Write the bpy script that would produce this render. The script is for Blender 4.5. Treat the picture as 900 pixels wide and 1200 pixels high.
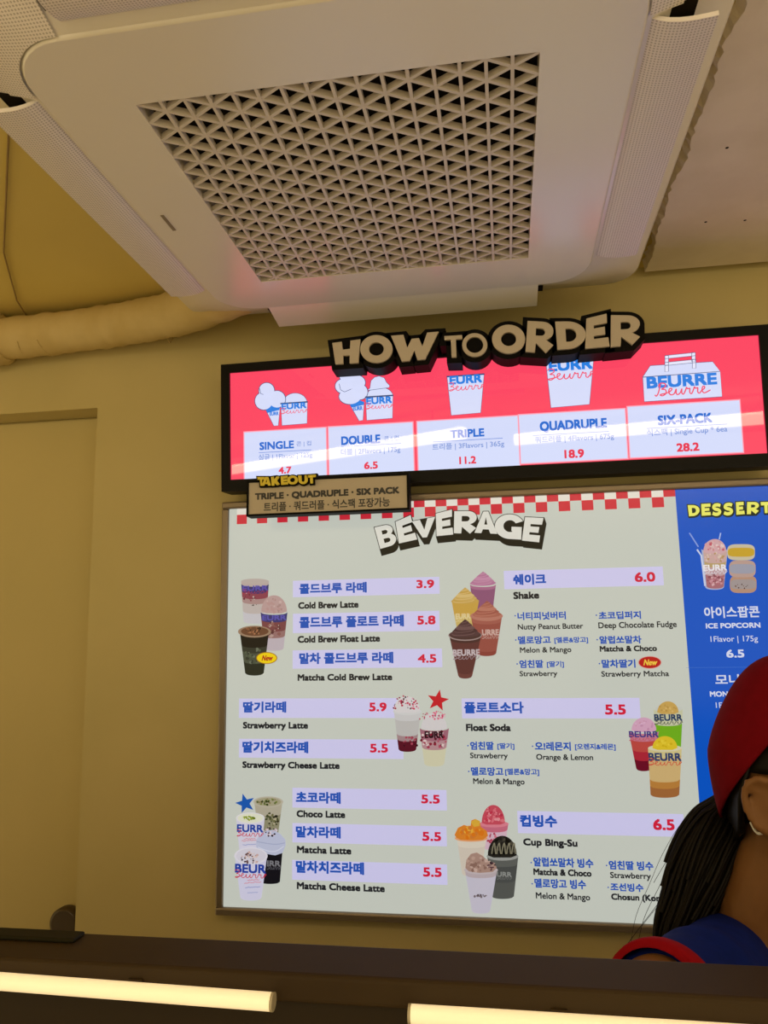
import bpy, bmesh, math, random
from mathutils import Vector, Matrix
from mathutils.geometry import tessellate_polygon

random.seed(7)
S = bpy.context.scene
COL = S.collection
for o in list(bpy.data.objects):
    bpy.data.objects.remove(o)
V = Vector
PI = math.pi

# ---------------------------------------------------------------- camera, world, exposure
EYE = V((0, 0, 1.7))
CR = V((0.98730251, 0.15797906, -0.01662414))
CU = V((0.04089258, -0.15163728, 0.98758996))
CF = V((-0.1534977, 0.97572985, 0.15617204))
FPX = 890.7
cam = bpy.data.cameras.new('camera')
cam.sensor_fit = 'VERTICAL'
cam.sensor_height = 24.0
cam.lens = FPX / 1200.0 * 24.0
cam.clip_start = 0.02
co = bpy.data.objects.new('camera', cam)
COL.objects.link(co)
M3 = Matrix((CR, CU, -CF)).transposed()
co.matrix_world = Matrix.Translation(EYE) @ M3.to_4x4()
S.camera = co

w = bpy.data.worlds.new('shop_interior_glow')
S.world = w
w.use_nodes = True
bg = w.node_tree.nodes['Background']
bg.inputs[0].default_value = (0.87, 0.684, 0.35, 1)
bg.inputs[1].default_value = 1.12
S.view_settings.view_transform = 'Standard'
S.view_settings.look = 'None'
S.view_settings.exposure = 0.0
S.view_settings.gamma = 1.0
S.view_settings.use_curve_mapping = False
S.cycles.use_denoising = True
S.cycles.max_bounces = 6


# ---------------------------------------------------------------- materials
def lin(h):
    h = h.lstrip('#')
    c = [int(h[i:i + 2], 16) / 255 for i in (0, 2, 4)]
    return [x / 12.92 if x <= .04045 else ((x + .055) / 1.055) ** 2.4 for x in c]


MATS = {}


def mat(name, rgb, rough=.5, metal=0.0, spec=.5, emit=None, es=0.0, coat=0.0):
    if name in MATS:
        return MATS[name]
    m = bpy.data.materials.new(name)
    m.use_nodes = True
    b = m.node_tree.nodes['Principled BSDF']
    b.inputs['Base Color'].default_value = (*rgb, 1)
    b.inputs['Roughness'].default_value = rough
    b.inputs['Metallic'].default_value = metal
    b.inputs['Specular IOR Level'].default_value = spec
    b.inputs['Coat Weight'].default_value = coat
    if emit is not None:
        b.inputs['Emission Color'].default_value = (*emit, 1)
        b.inputs['Emission Strength'].default_value = es
    MATS[name] = m
    return m


def nodes(m):
    nt = m.node_tree
    return nt, nt.nodes, nt.links, nt.nodes['Principled BSDF']


def noise_colour(m, c1, c2, scale, detail=4, bump=0.0, lo=.35, hi=.65, coords='Object'):
    nt, N, L, b = nodes(m)
    tc = N.new('ShaderNodeTexCoord')
    no = N.new('ShaderNodeTexNoise')
    no.inputs['Scale'].default_value = scale
    no.inputs['Detail'].default_value = detail
    cr = N.new('ShaderNodeValToRGB')
    cr.color_ramp.elements[0].position = lo
    cr.color_ramp.elements[1].position = hi
    cr.color_ramp.elements[0].color = (*c1, 1)
    cr.color_ramp.elements[1].color = (*c2, 1)
    L.new(tc.outputs[coords], no.inputs['Vector'])
    L.new(no.outputs['Fac'], cr.inputs[0])
    L.new(cr.outputs[0], b.inputs['Base Color'])
    if bump:
        bm = N.new('ShaderNodeBump')
        bm.inputs['Strength'].default_value = bump
        bm.inputs['Distance'].default_value = .004
        L.new(no.outputs['Fac'], bm.inputs['Height'])
        L.new(bm.outputs[0], b.inputs['Normal'])
    return m


def perforated(m, pitch, radius, base, dark):
    """round holes in a regular grid, in object x/y metres"""
    nt, N, L, b = nodes(m)
    tc = N.new('ShaderNodeTexCoord')
    sc = N.new('ShaderNodeVectorMath'); sc.operation = 'SCALE'
    sc.inputs['Scale'].default_value = 1.0 / pitch
    fr = N.new('ShaderNodeVectorMath'); fr.operation = 'FRACTION'
    sb = N.new('ShaderNodeVectorMath'); sb.operation = 'SUBTRACT'
    sb.inputs[1].default_value = (.5, .5, .5)
    ml = N.new('ShaderNodeVectorMath'); ml.operation = 'MULTIPLY'
    ml.inputs[1].default_value = (1, 1, 0)
    ln = N.new('ShaderNodeVectorMath'); ln.operation = 'LENGTH'
    lt = N.new('ShaderNodeMath'); lt.operation = 'LESS_THAN'
    lt.inputs[1].default_value = radius
    mx = N.new('ShaderNodeMix'); mx.data_type = 'RGBA'
    mx.inputs['A'].default_value = (*base, 1)
    mx.inputs['B'].default_value = (*dark, 1)
    L.new(tc.outputs['Object'], sc.inputs[0])
    L.new(sc.outputs[0], fr.inputs[0])
    L.new(fr.outputs[0], sb.inputs[0])
    L.new(sb.outputs[0], ml.inputs[0])
    L.new(ml.outputs[0], ln.inputs[0])
    L.new(ln.outputs['Value'], lt.inputs[0])
    L.new(lt.outputs[0], mx.inputs['Factor'])
    L.new(mx.outputs['Result'], b.inputs['Base Color'])
    return m


white_m = mat('white_plastic', (.82, .79, .76), .30, 0, .6, coat=.8)
white_m.node_tree.nodes['Principled BSDF'].inputs['Coat Roughness'].default_value = .22
wall_m = noise_colour(mat('cream_wall_paint', (.52, .43, .19), .6), (.50, .415, .18), (.54, .445, .2), 3.0, 3, .02)
recess_m = noise_colour(mat('ochre_panel_paint', (.51, .415, .17), .6), (.495, .405, .165), (.53, .43, .18), 2.0, 3, .02)
ceil_m = noise_colour(mat('ochre_ceiling_paint', (.72, .58, .18), .75), (.70, .56, .165), (.76, .61, .19), 2.0, 3, .05)
slab_m = noise_colour(mat('beige_plaster', (.82, .74, .62), .85), (.78, .69, .56), (.86, .77, .65), 9.0, 6, .5)
floor_m = noise_colour(mat('pale_stone_floor', (.74, .66, .55), .5), (.7, .62, .51), (.78, .7, .58), 5.0)
rib_m = mat('grille_plastic', (.70, .65, .60), .4)
dark_in = mat('dark_filter', (.012, .009, .006), .8, 0, .1)
perf_m = perforated(mat('perforated_white_plastic', (.7, .65, .62), .45), .0042, .30, (.84, .79, .78), (.5, .46, .45))
black_m = mat('black_plastic', (.004, .0035, .003), .4, 0, .12)
frame_m = mat('bronze_metal_frame', (.25, .2, .145), .4, .5)
tan_m = mat('tan_board', (.52, .45, .36), .55)
sign_black = mat('black_sign_block', (.003, .0025, .002), .6, 0, .1)
yellow_m = mat('yellow_sign_letters', (.75, .6, .04), .5)
red_dark = mat('red_sign_ink', (.3, .05, .02), .5)


def lit(hexc, strength=.78, rough=.22, base=.28, prefix='backlit', sample=False, spec=.25):
    """printed film on a backlit panel, or a pixel colour of a screen"""
    n = f'{prefix}_{hexc}'
    if n in MATS:
        return MATS[n]
    c = lin(hexc)
    m = mat(n, tuple(x * base for x in c), rough, 0, spec, tuple(c), strength)
    if not sample:
        m.cycles.emission_sampling = 'NONE'
    return m


def scr(hexc, sample=False):
    return lit(hexc, 1.0, .025, .02, 'screen', sample, .4)


# ---------------------------------------------------------------- mesh helper
def worigin(o):
    p = V((0, 0, 0))
    while o is not None:
        p = p + o.location
        o = o.parent
    return p


class MB:
    def __init__(s):
        s.v = []; s.f = []; s.m = []; s.mats = []; s.sm = []

    def mi(s, m):
        if m not in s.mats:
            s.mats.append(m)
        return s.mats.index(m)

    def add(s, vs, fs, m, smooth=False):
        n = len(s.v); k = s.mi(m)
        s.v += [V(p) for p in vs]
        for f in fs:
            s.f.append([i + n for i in f]); s.m.append(k); s.sm.append(smooth)

    def box(s, c, d, m, rot=None):
        hx, hy, hz = d[0] / 2, d[1] / 2, d[2] / 2
        vs = [V((x, y, z)) for x in (-hx, hx) for y in (-hy, hy) for z in (-hz, hz)]
        if rot is not None:
            vs = [rot @ p for p in vs]
        s.add([p + V(c) for p in vs], [(0, 1, 3, 2), (4, 6, 7, 5), (0, 4, 5, 1), (2, 3, 7, 6), (0, 2, 6, 4), (1, 5, 7, 3)], m)

    def box2(s, lo, hi, m):
        s.box([(a + b) / 2 for a, b in zip(lo, hi)], [b - a for a, b in zip(lo, hi)], m)

    def tube(s, path, rad, m, n=12, caps=True, flat=None):
        path = [V(p) for p in path]
        if not isinstance(rad, (list, tuple)):
            rad = [rad] * len(path)
        vs = []; ref = None
        for i, p in enumerate(path):
            t = (path[min(i + 1, len(path) - 1)] - path[max(i - 1, 0)]).normalized()
            if ref is None:
                ref = t.orthogonal().normalized()
            ref = (ref - t * ref.dot(t)).normalized()
            b = t.cross(ref)
            for k in range(n):
                a = 2 * PI * k / n
                vs.append(p + (ref * math.cos(a) + b * math.sin(a)) * rad[i])
        fs = []
        for i in range(len(path) - 1):
            for k in range(n):
                fs.append((i * n + k, i * n + (k + 1) % n, (i + 1) * n + (k + 1) % n, (i + 1) * n + k))
        s.add(vs, fs, m, True)
        if caps:
            s.add(vs[:n], [list(range(n))[::-1]], m)
            s.add(vs[-n:], [list(range(n))], m)

    def ell(s, c, r, m, nu=20, nv=14, axes=None, fn=None):
        c = V(c); vs = []; fs = []
        ax = axes or (V((1, 0, 0)), V((0, 1, 0)), V((0, 0, 1)))
        for j in range(nv + 1):
            th = PI * j / nv
            for i in range(nu):
                a = 2 * PI * i / nu
                q = V((math.sin(th) * math.cos(a), math.sin(th) * math.sin(a), math.cos(th)))
                k = fn(q) if fn else 1.0
                vs.append(c + (ax[0] * q.x * r[0] + ax[1] * q.y * r[1] + ax[2] * q.z * r[2]) * k)
        for j in range(nv):
            for i in range(nu):
                fs.append((j * nu + i, (j + 1) * nu + i, (j + 1) * nu + (i + 1) % nu, j * nu + (i + 1) % nu))
        s.add(vs, fs, m, True)

    def build(s, name, parent=None, mods=None, weld=False):
        o0 = worigin(parent) if parent else V((0, 0, 0))
        me = bpy.data.meshes.new(name)
        me.from_pydata([tuple(p - o0) for p in s.v], [], s.f)
        for m in s.mats:
            me.materials.append(m)
        me.polygons.foreach_set('material_index', s.m)
        me.polygons.foreach_set('use_smooth', s.sm)
        if weld:
            bm = bmesh.new(); bm.from_mesh(me)
            bmesh.ops.remove_doubles(bm, verts=bm.verts, dist=1e-5)
            bmesh.ops.recalc_face_normals(bm, faces=bm.faces)
            bm.to_mesh(me); bm.free()
        me.update()
        o = bpy.data.objects.new(name, me)
        COL.objects.link(o)
        if parent:
            o.parent = parent
        return o


def bevel(o, width, seg=3):
    md = o.modifiers.new('bevel', 'BEVEL')
    md.width = width; md.segments = seg; md.limit_method = 'ANGLE'
    return o


def empty(name, loc, label, cat, group=None):
    o = bpy.data.objects.new(name, None)
    o.empty_display_size = .05
    COL.objects.link(o)
    o.location = loc
    return tag(o, label, cat, group)


def tag(o, label=None, cat=None, group=None, kind=None):
    if label: o['label'] = label
    if cat: o['category'] = cat
    if group: o['group'] = group
    if kind: o['kind'] = kind
    return o


# ---------------------------------------------------------------- planes and sight lines
def ray(px, py):
    return CF + CR * ((px - 450) / FPX) + CU * ((600 - py) / FPX)


def at(px, py, Y):
    d = ray(px, py)
    return EYE + d * (Y / d.y)


class Plane:
    """a flat face: origin, in-plane right and up, normal towards the room"""
    def __init__(s, o, up=V((0, 0, 1)), lift=.0003):
        s.o = V(o); s.ex = V((1, 0, 0)); s.ey = up.normalized()
        s.n = s.ex.cross(s.ey); s.lift = lift     # (1,0,0)x(0,0,1) = (0,-1,0): towards the viewer

    def uv(s, px, py):
        d = ray(px, py)
        p = EYE + d * ((s.o - EYE).dot(s.n) / d.dot(s.n)) - s.o
        return p.dot(s.ex), p.dot(s.ey)

    def w(s, u, v, lay=0):
        return s.o + s.ex * u + s.ey * v + s.n * (s.lift * lay)

    def pt(s, px, py, lay=0):
        return s.w(*s.uv(px, py), lay)


# ---------------------------------------------------------------- lettering
TXT = {}


def text_mesh(t):
    if t in TXT:
        return TXT[t]
    c = bpy.data.curves.new('lettering_source', 'FONT')
    c.body = t; c.size = 1; c.fill_mode = 'FRONT'; c.resolution_u = 3
    ob = bpy.data.objects.new('lettering_source', c)
    COL.objects.link(ob)
    dg = bpy.context.evaluated_depsgraph_get()
    me = bpy.data.meshes.new_from_object(ob.evaluated_get(dg))
    vs = [(p.co.x, p.co.y) for p in me.vertices]
    fs = [tuple(p.vertices) for p in me.polygons]
    bpy.data.meshes.remove(me)
    bpy.data.objects.remove(ob); bpy.data.curves.remove(c)
    TXT[t] = (vs, fs)
    return TXT[t]


CAP = max(p[1] for p in text_mesh('H')[0])


def text(mb, pl, t, box, m, lay=3, bold=0.0, latin=None):
    """box = x0, top, x1, base in frame pixels of the face the writing stands on"""
    x0, yt, x1, yb = box
    xc, yc = (x0 + x1) / 2, (yt + yb) / 2
    u0 = pl.uv(x0, yc)[0]; u1 = pl.uv(x1, yc)[0]
    vt = pl.uv(xc, yt)[1]; vb = pl.uv(xc, yb)[1]
    text_uv(mb, pl, t, (u0, vb, u1, vt), m, lay, bold, latin)


def text_uv(mb, pl, t, r, m, lay=3, bold=0.0, latin=None, slant=0.0, skew=0.0):
    vs, fs = text_mesh(t)
    if not vs:
        return
    ax = min(p[0] for p in vs); bx = max(p[0] for p in vs)
    if latin is None:
        latin = all(ord(ch) < 0x1100 for ch in t)
    if latin:
        ay, by = 0.0, CAP
    else:
        ay = min(p[1] for p in vs); by = max(p[1] for p in vs)
    u0, v0, u1, v1 = r
    su = (u1 - u0) / (bx - ax); sv = (v1 - v0) / (by - ay)
    d = bold * (v1 - v0)
    sh = [(0, 0)] if not bold else [(d, d), (-d, d), (d, -d), (-d, -d), (0, 0)]
    for k, (dx, dy) in enumerate(sh):
        ws = []
        for (x, y) in vs:
            u = u0 + (x - ax) * su * (1 - 2 * d / (u1 - u0)) + d + dx
            v = v0 + (y - ay) * sv * (1 - 2 * d / (v1 - v0)) + d + dy
            ws.append(pl.w(u + slant * (v - v0), v + skew * (u - u0), lay + k * .02))
        mb.add(ws, fs, m)


def poly2(mb, pl, pts, m, lay=1):
    """filled polygon, points in frame pixels"""
    uv = [pl.uv(*p) for p in pts]
    polyuv(mb, pl, [uv], m, lay)


def polyuv(mb, pl, loops, m, lay=1):
    l3 = [[V((u, v, 0)) for (u, v) in lp] for lp in loops]
    tri = tessellate_polygon(l3)
    flat = [p for lp in l3 for p in lp]
    fs = []
    for t in tri:
        a, b, c = [flat[i] for i in t]
        if (b - a).cross(c - a).z < 0:
            t = (t[0], t[2], t[1])
        fs.append(t)
    mb.add([pl.w(p.x, p.y, lay) for p in flat], fs, m)


def rect(mb, pl, x0, y0, x1, y1, m, lay=1):
    """upright rectangle on the face from its pixel extents"""
    xc, yc = (x0 + x1) / 2, (y0 + y1) / 2
    u0 = pl.uv(x0, yc)[0]; u1 = pl.uv(x1, yc)[0]
    vt = pl.uv(xc, y0)[1]; vb = pl.uv(xc, y1)[1]
    polyuv(mb, pl, [[(u0, vb), (u1, vb), (u1, vt), (u0, vt)]], m, lay)
    return u0, vb, u1, vt


def arc(cx, cy, rx, ry, a0, a1, n=14):
    return [(cx + rx * math.cos(math.radians(a0 + (a1 - a0) * i / n)), cy + ry * math.sin(math.radians(a0 + (a1 - a0) * i / n))) for i in range(n + 1)]


def ellpts(cx, cy, rx, ry, n=24):
    return arc(cx, cy, rx, ry, 0, 360, n)[:-1]


def catmull(P, k=6):
    out = []
    for i in range(len(P) - 1):
        p0 = P[max(i - 1, 0)]; p1 = P[i]; p2 = P[i + 1]; p3 = P[min(i + 2, len(P) - 1)]
        for j in range(k):
            t = j / k
            out.append(tuple(.5 * (2 * b + (c - a) * t + (2 * a - 5 * b + 4 * c - d) * t * t + (3 * b - a - 3 * c + d) * t ** 3)
                             for a, b, c, d in zip(p0, p1, p2, p3)))
    out.append(tuple(P[-1]))
    return out


def ribbon(mb, pl, pts, wd, m, lay=4):
    """flat brush stroke along plane points"""
    n = len(pts); vs = []
    for i, p in enumerate(pts):
        a = pts[max(i - 1, 0)]; b = pts[min(i + 1, n - 1)]
        dx, dy = b[0] - a[0], b[1] - a[1]
        l = math.hypot(dx, dy) or 1
        nx, ny = -dy / l * wd / 2, dx / l * wd / 2
        vs += [pl.w(p[0] + nx, p[1] + ny, lay + .001 * i), pl.w(p[0] - nx, p[1] - ny, lay + .001 * i)]
    mb.add(vs, [(2 * i, 2 * i + 1, 2 * i + 3, 2 * i + 2) for i in range(n - 1)], m)


SCRIPT = [(.02, .12), (.12, .0), (.28, .3), (.42, .95), (.3, .8), (.45, 1.05), (.75, 1.0), (.78, .75), (.5, .55), (.75, .5), (.8, .2), (.55, 0),
          (.38, .1), (.9, .22), (1.15, .4), (1.2, .55), (1.05, .55), (.98, .25), (1.12, .03), (1.35, .12), (1.5, .5), (1.48, .15), (1.6, .02),
          (1.78, .2), (1.88, .5), (1.86, .15), (1.98, .03), (2.15, .4), (2.2, .58), (2.28, .45), (2.42, .48), (2.4, .15), (2.52, .03),
          (2.68, .4), (2.74, .58), (2.82, .45), (2.96, .48), (2.94, .15), (3.06, .03), (3.2, .22), (3.4, .4), (3.42, .55), (3.3, .55),
          (3.24, .25), (3.36, .03), (3.6, .12), (3.8, .25)]


def script(mb, pl, box, m, lay=4, wd=.09, part=(0, 1)):
    """the red cursive word under the block letters, box in pixels"""
    x0, yt, x1, yb = box
    P = catmull(SCRIPT, 4)
    a, b = int(part[0] * len(P)), int(part[1] * len(P))
    P = P[a:b]
    mx0 = min(p[0] for p in P); mx1 = max(p[0] for p in P)
    xc, yc = (x0 + x1) / 2, (yt + yb) / 2
    u0 = pl.uv(x0, yc)[0]; u1 = pl.uv(x1, yc)[0]
    vt = pl.uv(xc, yt)[1]; vb = pl.uv(xc, yb)[1]
    Q = [(u0 + (p[0] - mx0) / (mx1 - mx0) * (u1 - u0), vb + p[1] * (vt - vb)) for p in P]
    ribbon(mb, pl, Q, wd * (vt - vb), m, lay)


# fat comic letters in a unit box: outer loop, holes, convex pieces for the block behind
def G_(outer, holes=(), pieces=None):
    return dict(o=outer, h=list(holes), p=pieces)


rc = lambda x0, y0, x1, y1: [(x0, y0), (x1, y0), (x1, y1), (x0, y1)]


def s_letter():
    path = catmull([(.86, .78), (.62, .86), (.32, .82), (.2, .68), (.36, .55), (.66, .47), (.8, .33), (.66, .17), (.36, .14), (.1, .24)], 4)
    L, R = [], []
    for i, p in enumerate(path):
        a = path[max(i - 1, 0)]; b = path[min(i + 1, len(path) - 1)]
        dx, dy = b[0] - a[0], b[1] - a[1]; l = math.hypot(dx, dy)
        L.append((p[0] - dy / l * .13, p[1] + dx / l * .13)); R.append((p[0] + dy / l * .13, p[1] - dx / l * .13))
    return L + R[::-1]


GL = {
    'H': G_([(0, 0), (.34, 0), (.36, .36), (.62, .36), (.62, 0), (1, 0), (.98, 1), (.64, 1), (.63, .64), (.36, .64), (.34, 1), (.02, 1)]),
    'O': G_(ellpts(.5, .5, .5, .5, 32), [ellpts(.5, .5, .23, .24, 24)]),
    'o': G_(ellpts(.5, .5, .5, .5, 32), [ellpts(.5, .5, .34, .34, 28)]),
    'W': G_([(.22, 0), (.42, 0), (.52, .38), (.62, 0), (.82, 0), (1, 1), (.76, 1), (.7, .5), (.6, .82), (.44, .82), (.35, .5), (.26, 1), (0, 1)],
            pieces=[[(.22, 0), (.42, 0), (.52, .38), (.26, 1), (0, 1)], [(.62, 0), (.82, 0), (1, 1), (.76, 1), (.5, .5)], [(.35, .4), (.7, .4), (.6, .82), (.44, .82)]]),
    'T': G_([(.33, 0), (.67, 0), (.67, .7), (1, .7), (1, 1), (0, 1), (0, .7), (.33, .7)], pieces=[rc(.33, 0, .67, .8), rc(0, .7, 1, 1)]),
    't': G_([(.36, 0), (.64, 0), (.64, .82), (1, .82), (1, 1), (0, 1), (0, .82), (.36, .82)], pieces=[rc(.36, 0, .64, .85), rc(0, .82, 1, 1)]),
    'R': G_([(0, 0), (.34, 0), (.36, .3), (.74, 0), (1, .26), (.72, .42)] + arc(.58, .7, .4, .3, -50, 90, 10) + [(.02, 1)], [[(.34, .54), (.5, .54)] + arc(.54, .66, .14, .12, -70, 70, 6) + [(.5, .78), (.34, .78)]]),
    'D': G_([(0, 0), (.4, 0)] + arc(.4, .5, .6, .5, -80, 80, 16) + [(.4, 1), (0, 1)], [[(.32, .26), (.44, .26)] + arc(.44, .5, .24, .24, -70, 70, 10) + [(.44, .74), (.32, .74)]]),
    'E': G_([(0, 0), (1, 0), (.98, .28), (.36, .28), (.36, .38), (.86, .38), (.86, .62), (.36, .62), (.36, .72), (.98, .72), (1, 1), (0, 1)]),
    'B': G_([(0, 0), (.5, 0)] + arc(.58, .29, .42, .29, -80, 62, 10) + arc(.52, .74, .4, .26, -30, 90, 10) + [(0, 1)],
            [[(.32, .2), (.5, .2)] + arc(.54, .3, .14, .1, -70, 70, 6) + [(.5, .4), (.32, .4)], [(.32, .6), (.48, .6)] + arc(.5, .69, .12, .09, -70, 70, 6) + [(.48, .78), (.32, .78)]]),
    'V': G_([(.3, 0), (.68, 0), (1, 1), (.66, 1), (.5, .42), (.34, 1), (0, 1)]),
    'A': G_([(0, 0), (.3, 0), (.36, .18), (.64, .18), (.7, 0), (1, 0), (.7, 1), (.3, 1)], [[(.42, .4), (.58, .4), (.5, .74)]]),
    'G': G_(arc(.55, .5, .55, .5, 28, 270, 26) + [(.62, 0), (1, .0), (1, .5), (.62, .5), (.62, .34), (.66, .3)] + arc(.56, .52, .24, .24, -60, -330, 20)),
    'K': G_([(0, 0), (.34, 0), (.34, .3), (.64, 0), (1, .1), (.68, .5), (1, .88), (.66, 1), (.34, .68), (.34, 1), (0, 1)]),
    'U': G_([(0, 1), (0, .4)] + arc(.5, .42, .5, .42, 180, 360, 16) + [(1, 1), (.66, 1), (.66, .42)] + arc(.5, .42, .16, .14, 0, -180, 8) + [(.34, 1)]),
    'S': G_(s_letter()),
}


def quad_map(q, p):
    (tl, tr, br, bl) = q; x, y = p
    a = [bl[i] + (br[i] - bl[i]) * x for i in (0, 1)]
    b = [tl[i] + (tr[i] - tl[i]) * x for i in (0, 1)]
    return (a[0] + (b[0] - a[0]) * y, a[1] + (b[1] - a[1]) * y)


def hull(pts):
    pts = sorted(set(pts))
    def half(ps):
        h = []
        for p in ps:
            while len(h) > 1 and (h[-1][0] - h[-2][0]) * (p[1] - h[-2][1]) - (h[-1][1] - h[-2][1]) * (p[0] - h[-2][0]) <= 0:
                h.pop()
            h.append(p)
        return h
    a = half(pts); b = half(pts[::-1])
    return a[:-1] + b[:-1]


def grow(poly, d):
    """offset a convex counter-clockwise loop outwards with blunt mitres"""
    out = []; n = len(poly)
    for i in range(n):
        p0, p1, p2 = poly[i - 1], poly[i], poly[(i + 1) % n]
        e1 = V((p1[0] - p0[0], p1[1] - p0[1])).normalized(); e2 = V((p2[0] - p1[0], p2[1] - p1[1])).normalized()
        n1 = V((e1.y, -e1.x)); n2 = V((e2.y, -e2.x))
        k = n1 + n2
        if k.length < 1e-6:
            k = n1
        k.normalize()
        c = max(k.dot(n1), .6)
        out.append((p1[0] + k.x * d / c, p1[1] + k.y * d / c))
    return out


def extrude(mb, pl, loops, m, l0, l1):
    """solid from loops between depth layers in metres along the face normal"""
    k = 1.0 / pl.lift
    polyuv(mb, pl, loops, m, l1 * k)
    for lp in loops:
        n = len(lp)
        vs = [pl.w(u, v, l0 * k) for u, v in lp] + [pl.w(u, v, l1 * k) for u, v in lp]
        mb.add(vs, [(i, (i + 1) % n, n + (i + 1) % n, n + i) for i in range(n)], m)


def letter_loops(pl, ch, quad):
    g = GL[ch]
    f = lambda lp: [pl.uv(*quad_map(quad, p)) for p in lp]
    pieces = g['p'] or [g['o']]
    return f(g['o']), [f(h) for h in g['h']], [hull(f(p)) for p in pieces]


# =====================================================================================
# STRUCTURE
# =====================================================================================
WY = 1.75            # wall face
ZC = 2.51            # underside of the plaster slab
NX, NZ = -1.016, 2.282   # corner of the recess in the wall
mb = MB()
mb.box2((NX, WY, 0), (4.5, WY + .12, 3.0), wall_m)
mb.box2((-4.5, WY, NZ), (NX, WY + .12, 3.0), wall_m)
tag(mb.build('wall_back'), kind='structure')
mb = MB()
mb.box2((-4.5, WY + .085, 0), (NX + .1, WY + .16, NZ + .1), recess_m)
mb.box2((-4.5, WY + .077, 0), (NX + .05, WY + .085, NZ - .006), recess_m)
o = tag(mb.build('trim_1'), kind='structure')
o.name = 'wall_recess'
mb = MB(); mb.box2((-4.5, -3.5, -.1), (4.5, WY, 0), floor_m)
tag(mb.build('floor'), kind='structure')
mb = MB(); mb.box2((-4.5, -1.8, ZC + .025), (4.5, WY, ZC + .12), ceil_m)
tag(mb.build('ceiling'), kind='structure')

# lower plaster slab on the right with a torn edge beside the air conditioner
rough = [(.342 + random.uniform(-.003, .004) + .005 * math.sin(i * .31) * math.sin(i * .13) + .003 * math.sin(i * .071), -1.7 + i * .012) for i in range(int((1.742 + 1.7) / .012))]
mb = MB()
lo = [(x, y) for x, y in rough]
loop = lo + [(4.4, 1.738), (4.4, -1.7)]
vs = [V((x, y, ZC)) for x, y in loop]; n = len(vs)
tri = tessellate_polygon([vs])
mb.add(vs, [t for t in tri], slab_m)
up = [V((x - random.uniform(.0, .012), y, ZC + .0245)) for x, y in lo]
mb.add(vs[:len(lo)] + up, [(i, i + 1, len(lo) + i + 1, len(lo) + i) for i in range(len(lo) - 1)], slab_m)
for (px_, py_) in ((827, 260), (873, 258), (852, 173)):
    d = ray(px_, py_); c_ = EYE + d * ((ZC - EYE.z) / d.z)
    mb.add([V((c_.x + .003 * math.cos(t), c_.y + .003 * math.sin(t), ZC - .0004)) for t in [2 * PI * i / 10 for i in range(10)]], [list(range(10))], dark_in)
tag(mb.build('ceiling_slab'), kind='structure')

# =====================================================================================
# CEILING AIR CONDITIONER
# =====================================================================================
AX, AY, AH = -.197, 1.127, 2.405      # middle of the panel and height of its underside
ac = empty('ceiling_air_conditioner', (AX, AY, ZC + .02), 'large square white ceiling cassette air conditioner with triangular lattice grille and open louvers', 'air conditioner')


def rrect(cx, cy, hx, hy, r, n=8):
    out = []
    for (sx, sy, a0) in ((1, 1, 0), (-1, 1, 90), (-1, -1, 180), (1, -1, 270)):
        out += arc(cx + sx * (hx - r), cy + sy * (hy - r), r, r, a0, a0 + 90, n)
    return out


def ring(mb, loops, m, smooth=True):
    n = len(loops[0]); vs = [V(p) for lp in loops for p in lp]; fs = []
    for j in range(len(loops) - 1):
        for i in range(n):
            fs.append((j * n + i, j * n + (i + 1) % n, (j + 1) * n + (i + 1) % n, (j + 1) * n + i))
    mb.add(vs, fs, m, smooth)


PH = .386     # half width of the centre plate
GH = .2665    # half width of the lattice opening
out2 = rrect(AX, AY, PH, PH, .078)
inn = rc(AX - GH, AY - GH, AX + GH, AY + GH)
mb = MB()
loops = [[V((x, y, 0)) for x, y in out2], [V((x, y, 0)) for x, y in inn][::-1]]
flat = [p for l in loops for p in l]
tri = tessellate_polygon(loops)
mb.add([V((p.x, p.y, AH)) for p in flat], tri, white_m)
ring(mb, [[(x, y, AH) for x, y in out2], [(x, y, AH + .004) for x, y in rrect(AX, AY, PH + .004, PH + .004, .081)], [(x, y, AH + .018) for x, y in rrect(AX, AY, PH + .004, PH + .004, .081)]], white_m)
ring(mb, [[(x, y, AH) for x, y in inn], [(x, y, AH + .03) for x, y in inn]], rib_m, False)
mb.build('centre_plate', ac, weld=True)

# lattice of bars: one family along y, two families at plus and minus thirty degrees
mb = MB()
colw = 2 * GH / 16; a_ = colw / (math.sqrt(3) / 2); T, DP = .0046, .0095
x0, x1, y0, y1 = AX - GH, AX + GH, AY - GH, AY + GH


def bar(p, q, lift=0):
    p = V(p); q = V(q); d = q - p; L_ = d.length
    ang = math.atan2(d.y, d.x)
    c = (p + q) / 2
    rot = Matrix.Rotation(ang, 3, 'Z')
    mb.box((c.x, c.y, AH + .0012 + lift + DP / 2), (L_, T, DP), rib_m, rot)


for i in range(1, 16):
    bar((x0 + i * colw, y0, 0), (x0 + i * colw, y1, 0))
phase = y0 + .041
for sgn in (1, -1):
    k0 = math.tan(math.radians(30)) * sgn
    for j in range(-16, 32):
        # a line through the node on the right edge at phase + j*a_
        yn = phase + j * a_
        pts = []
        for X in (x0, x1):
            Yv = yn + k0 * (X - x1)
            if y0 <= Yv <= y1: pts.append((X, Yv, 0))
        for Yv in (y0, y1):
            X = x1 + (Yv - yn) / k0
            if x0 < X < x1: pts.append((X, Yv, 0))
        if len(pts) >= 2 and (V(pts[0]) - V(pts[1])).length > .01:
            bar(pts[0], pts[1], .0003 if sgn > 0 else .0006)
gr = mb.build('lattice_grille', ac)
mb = MB(); mb.box2((x0, y0, AH + .0285), (x1, y1, AH + .0315), dark_in)
mb.build('filter', ac)

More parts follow.
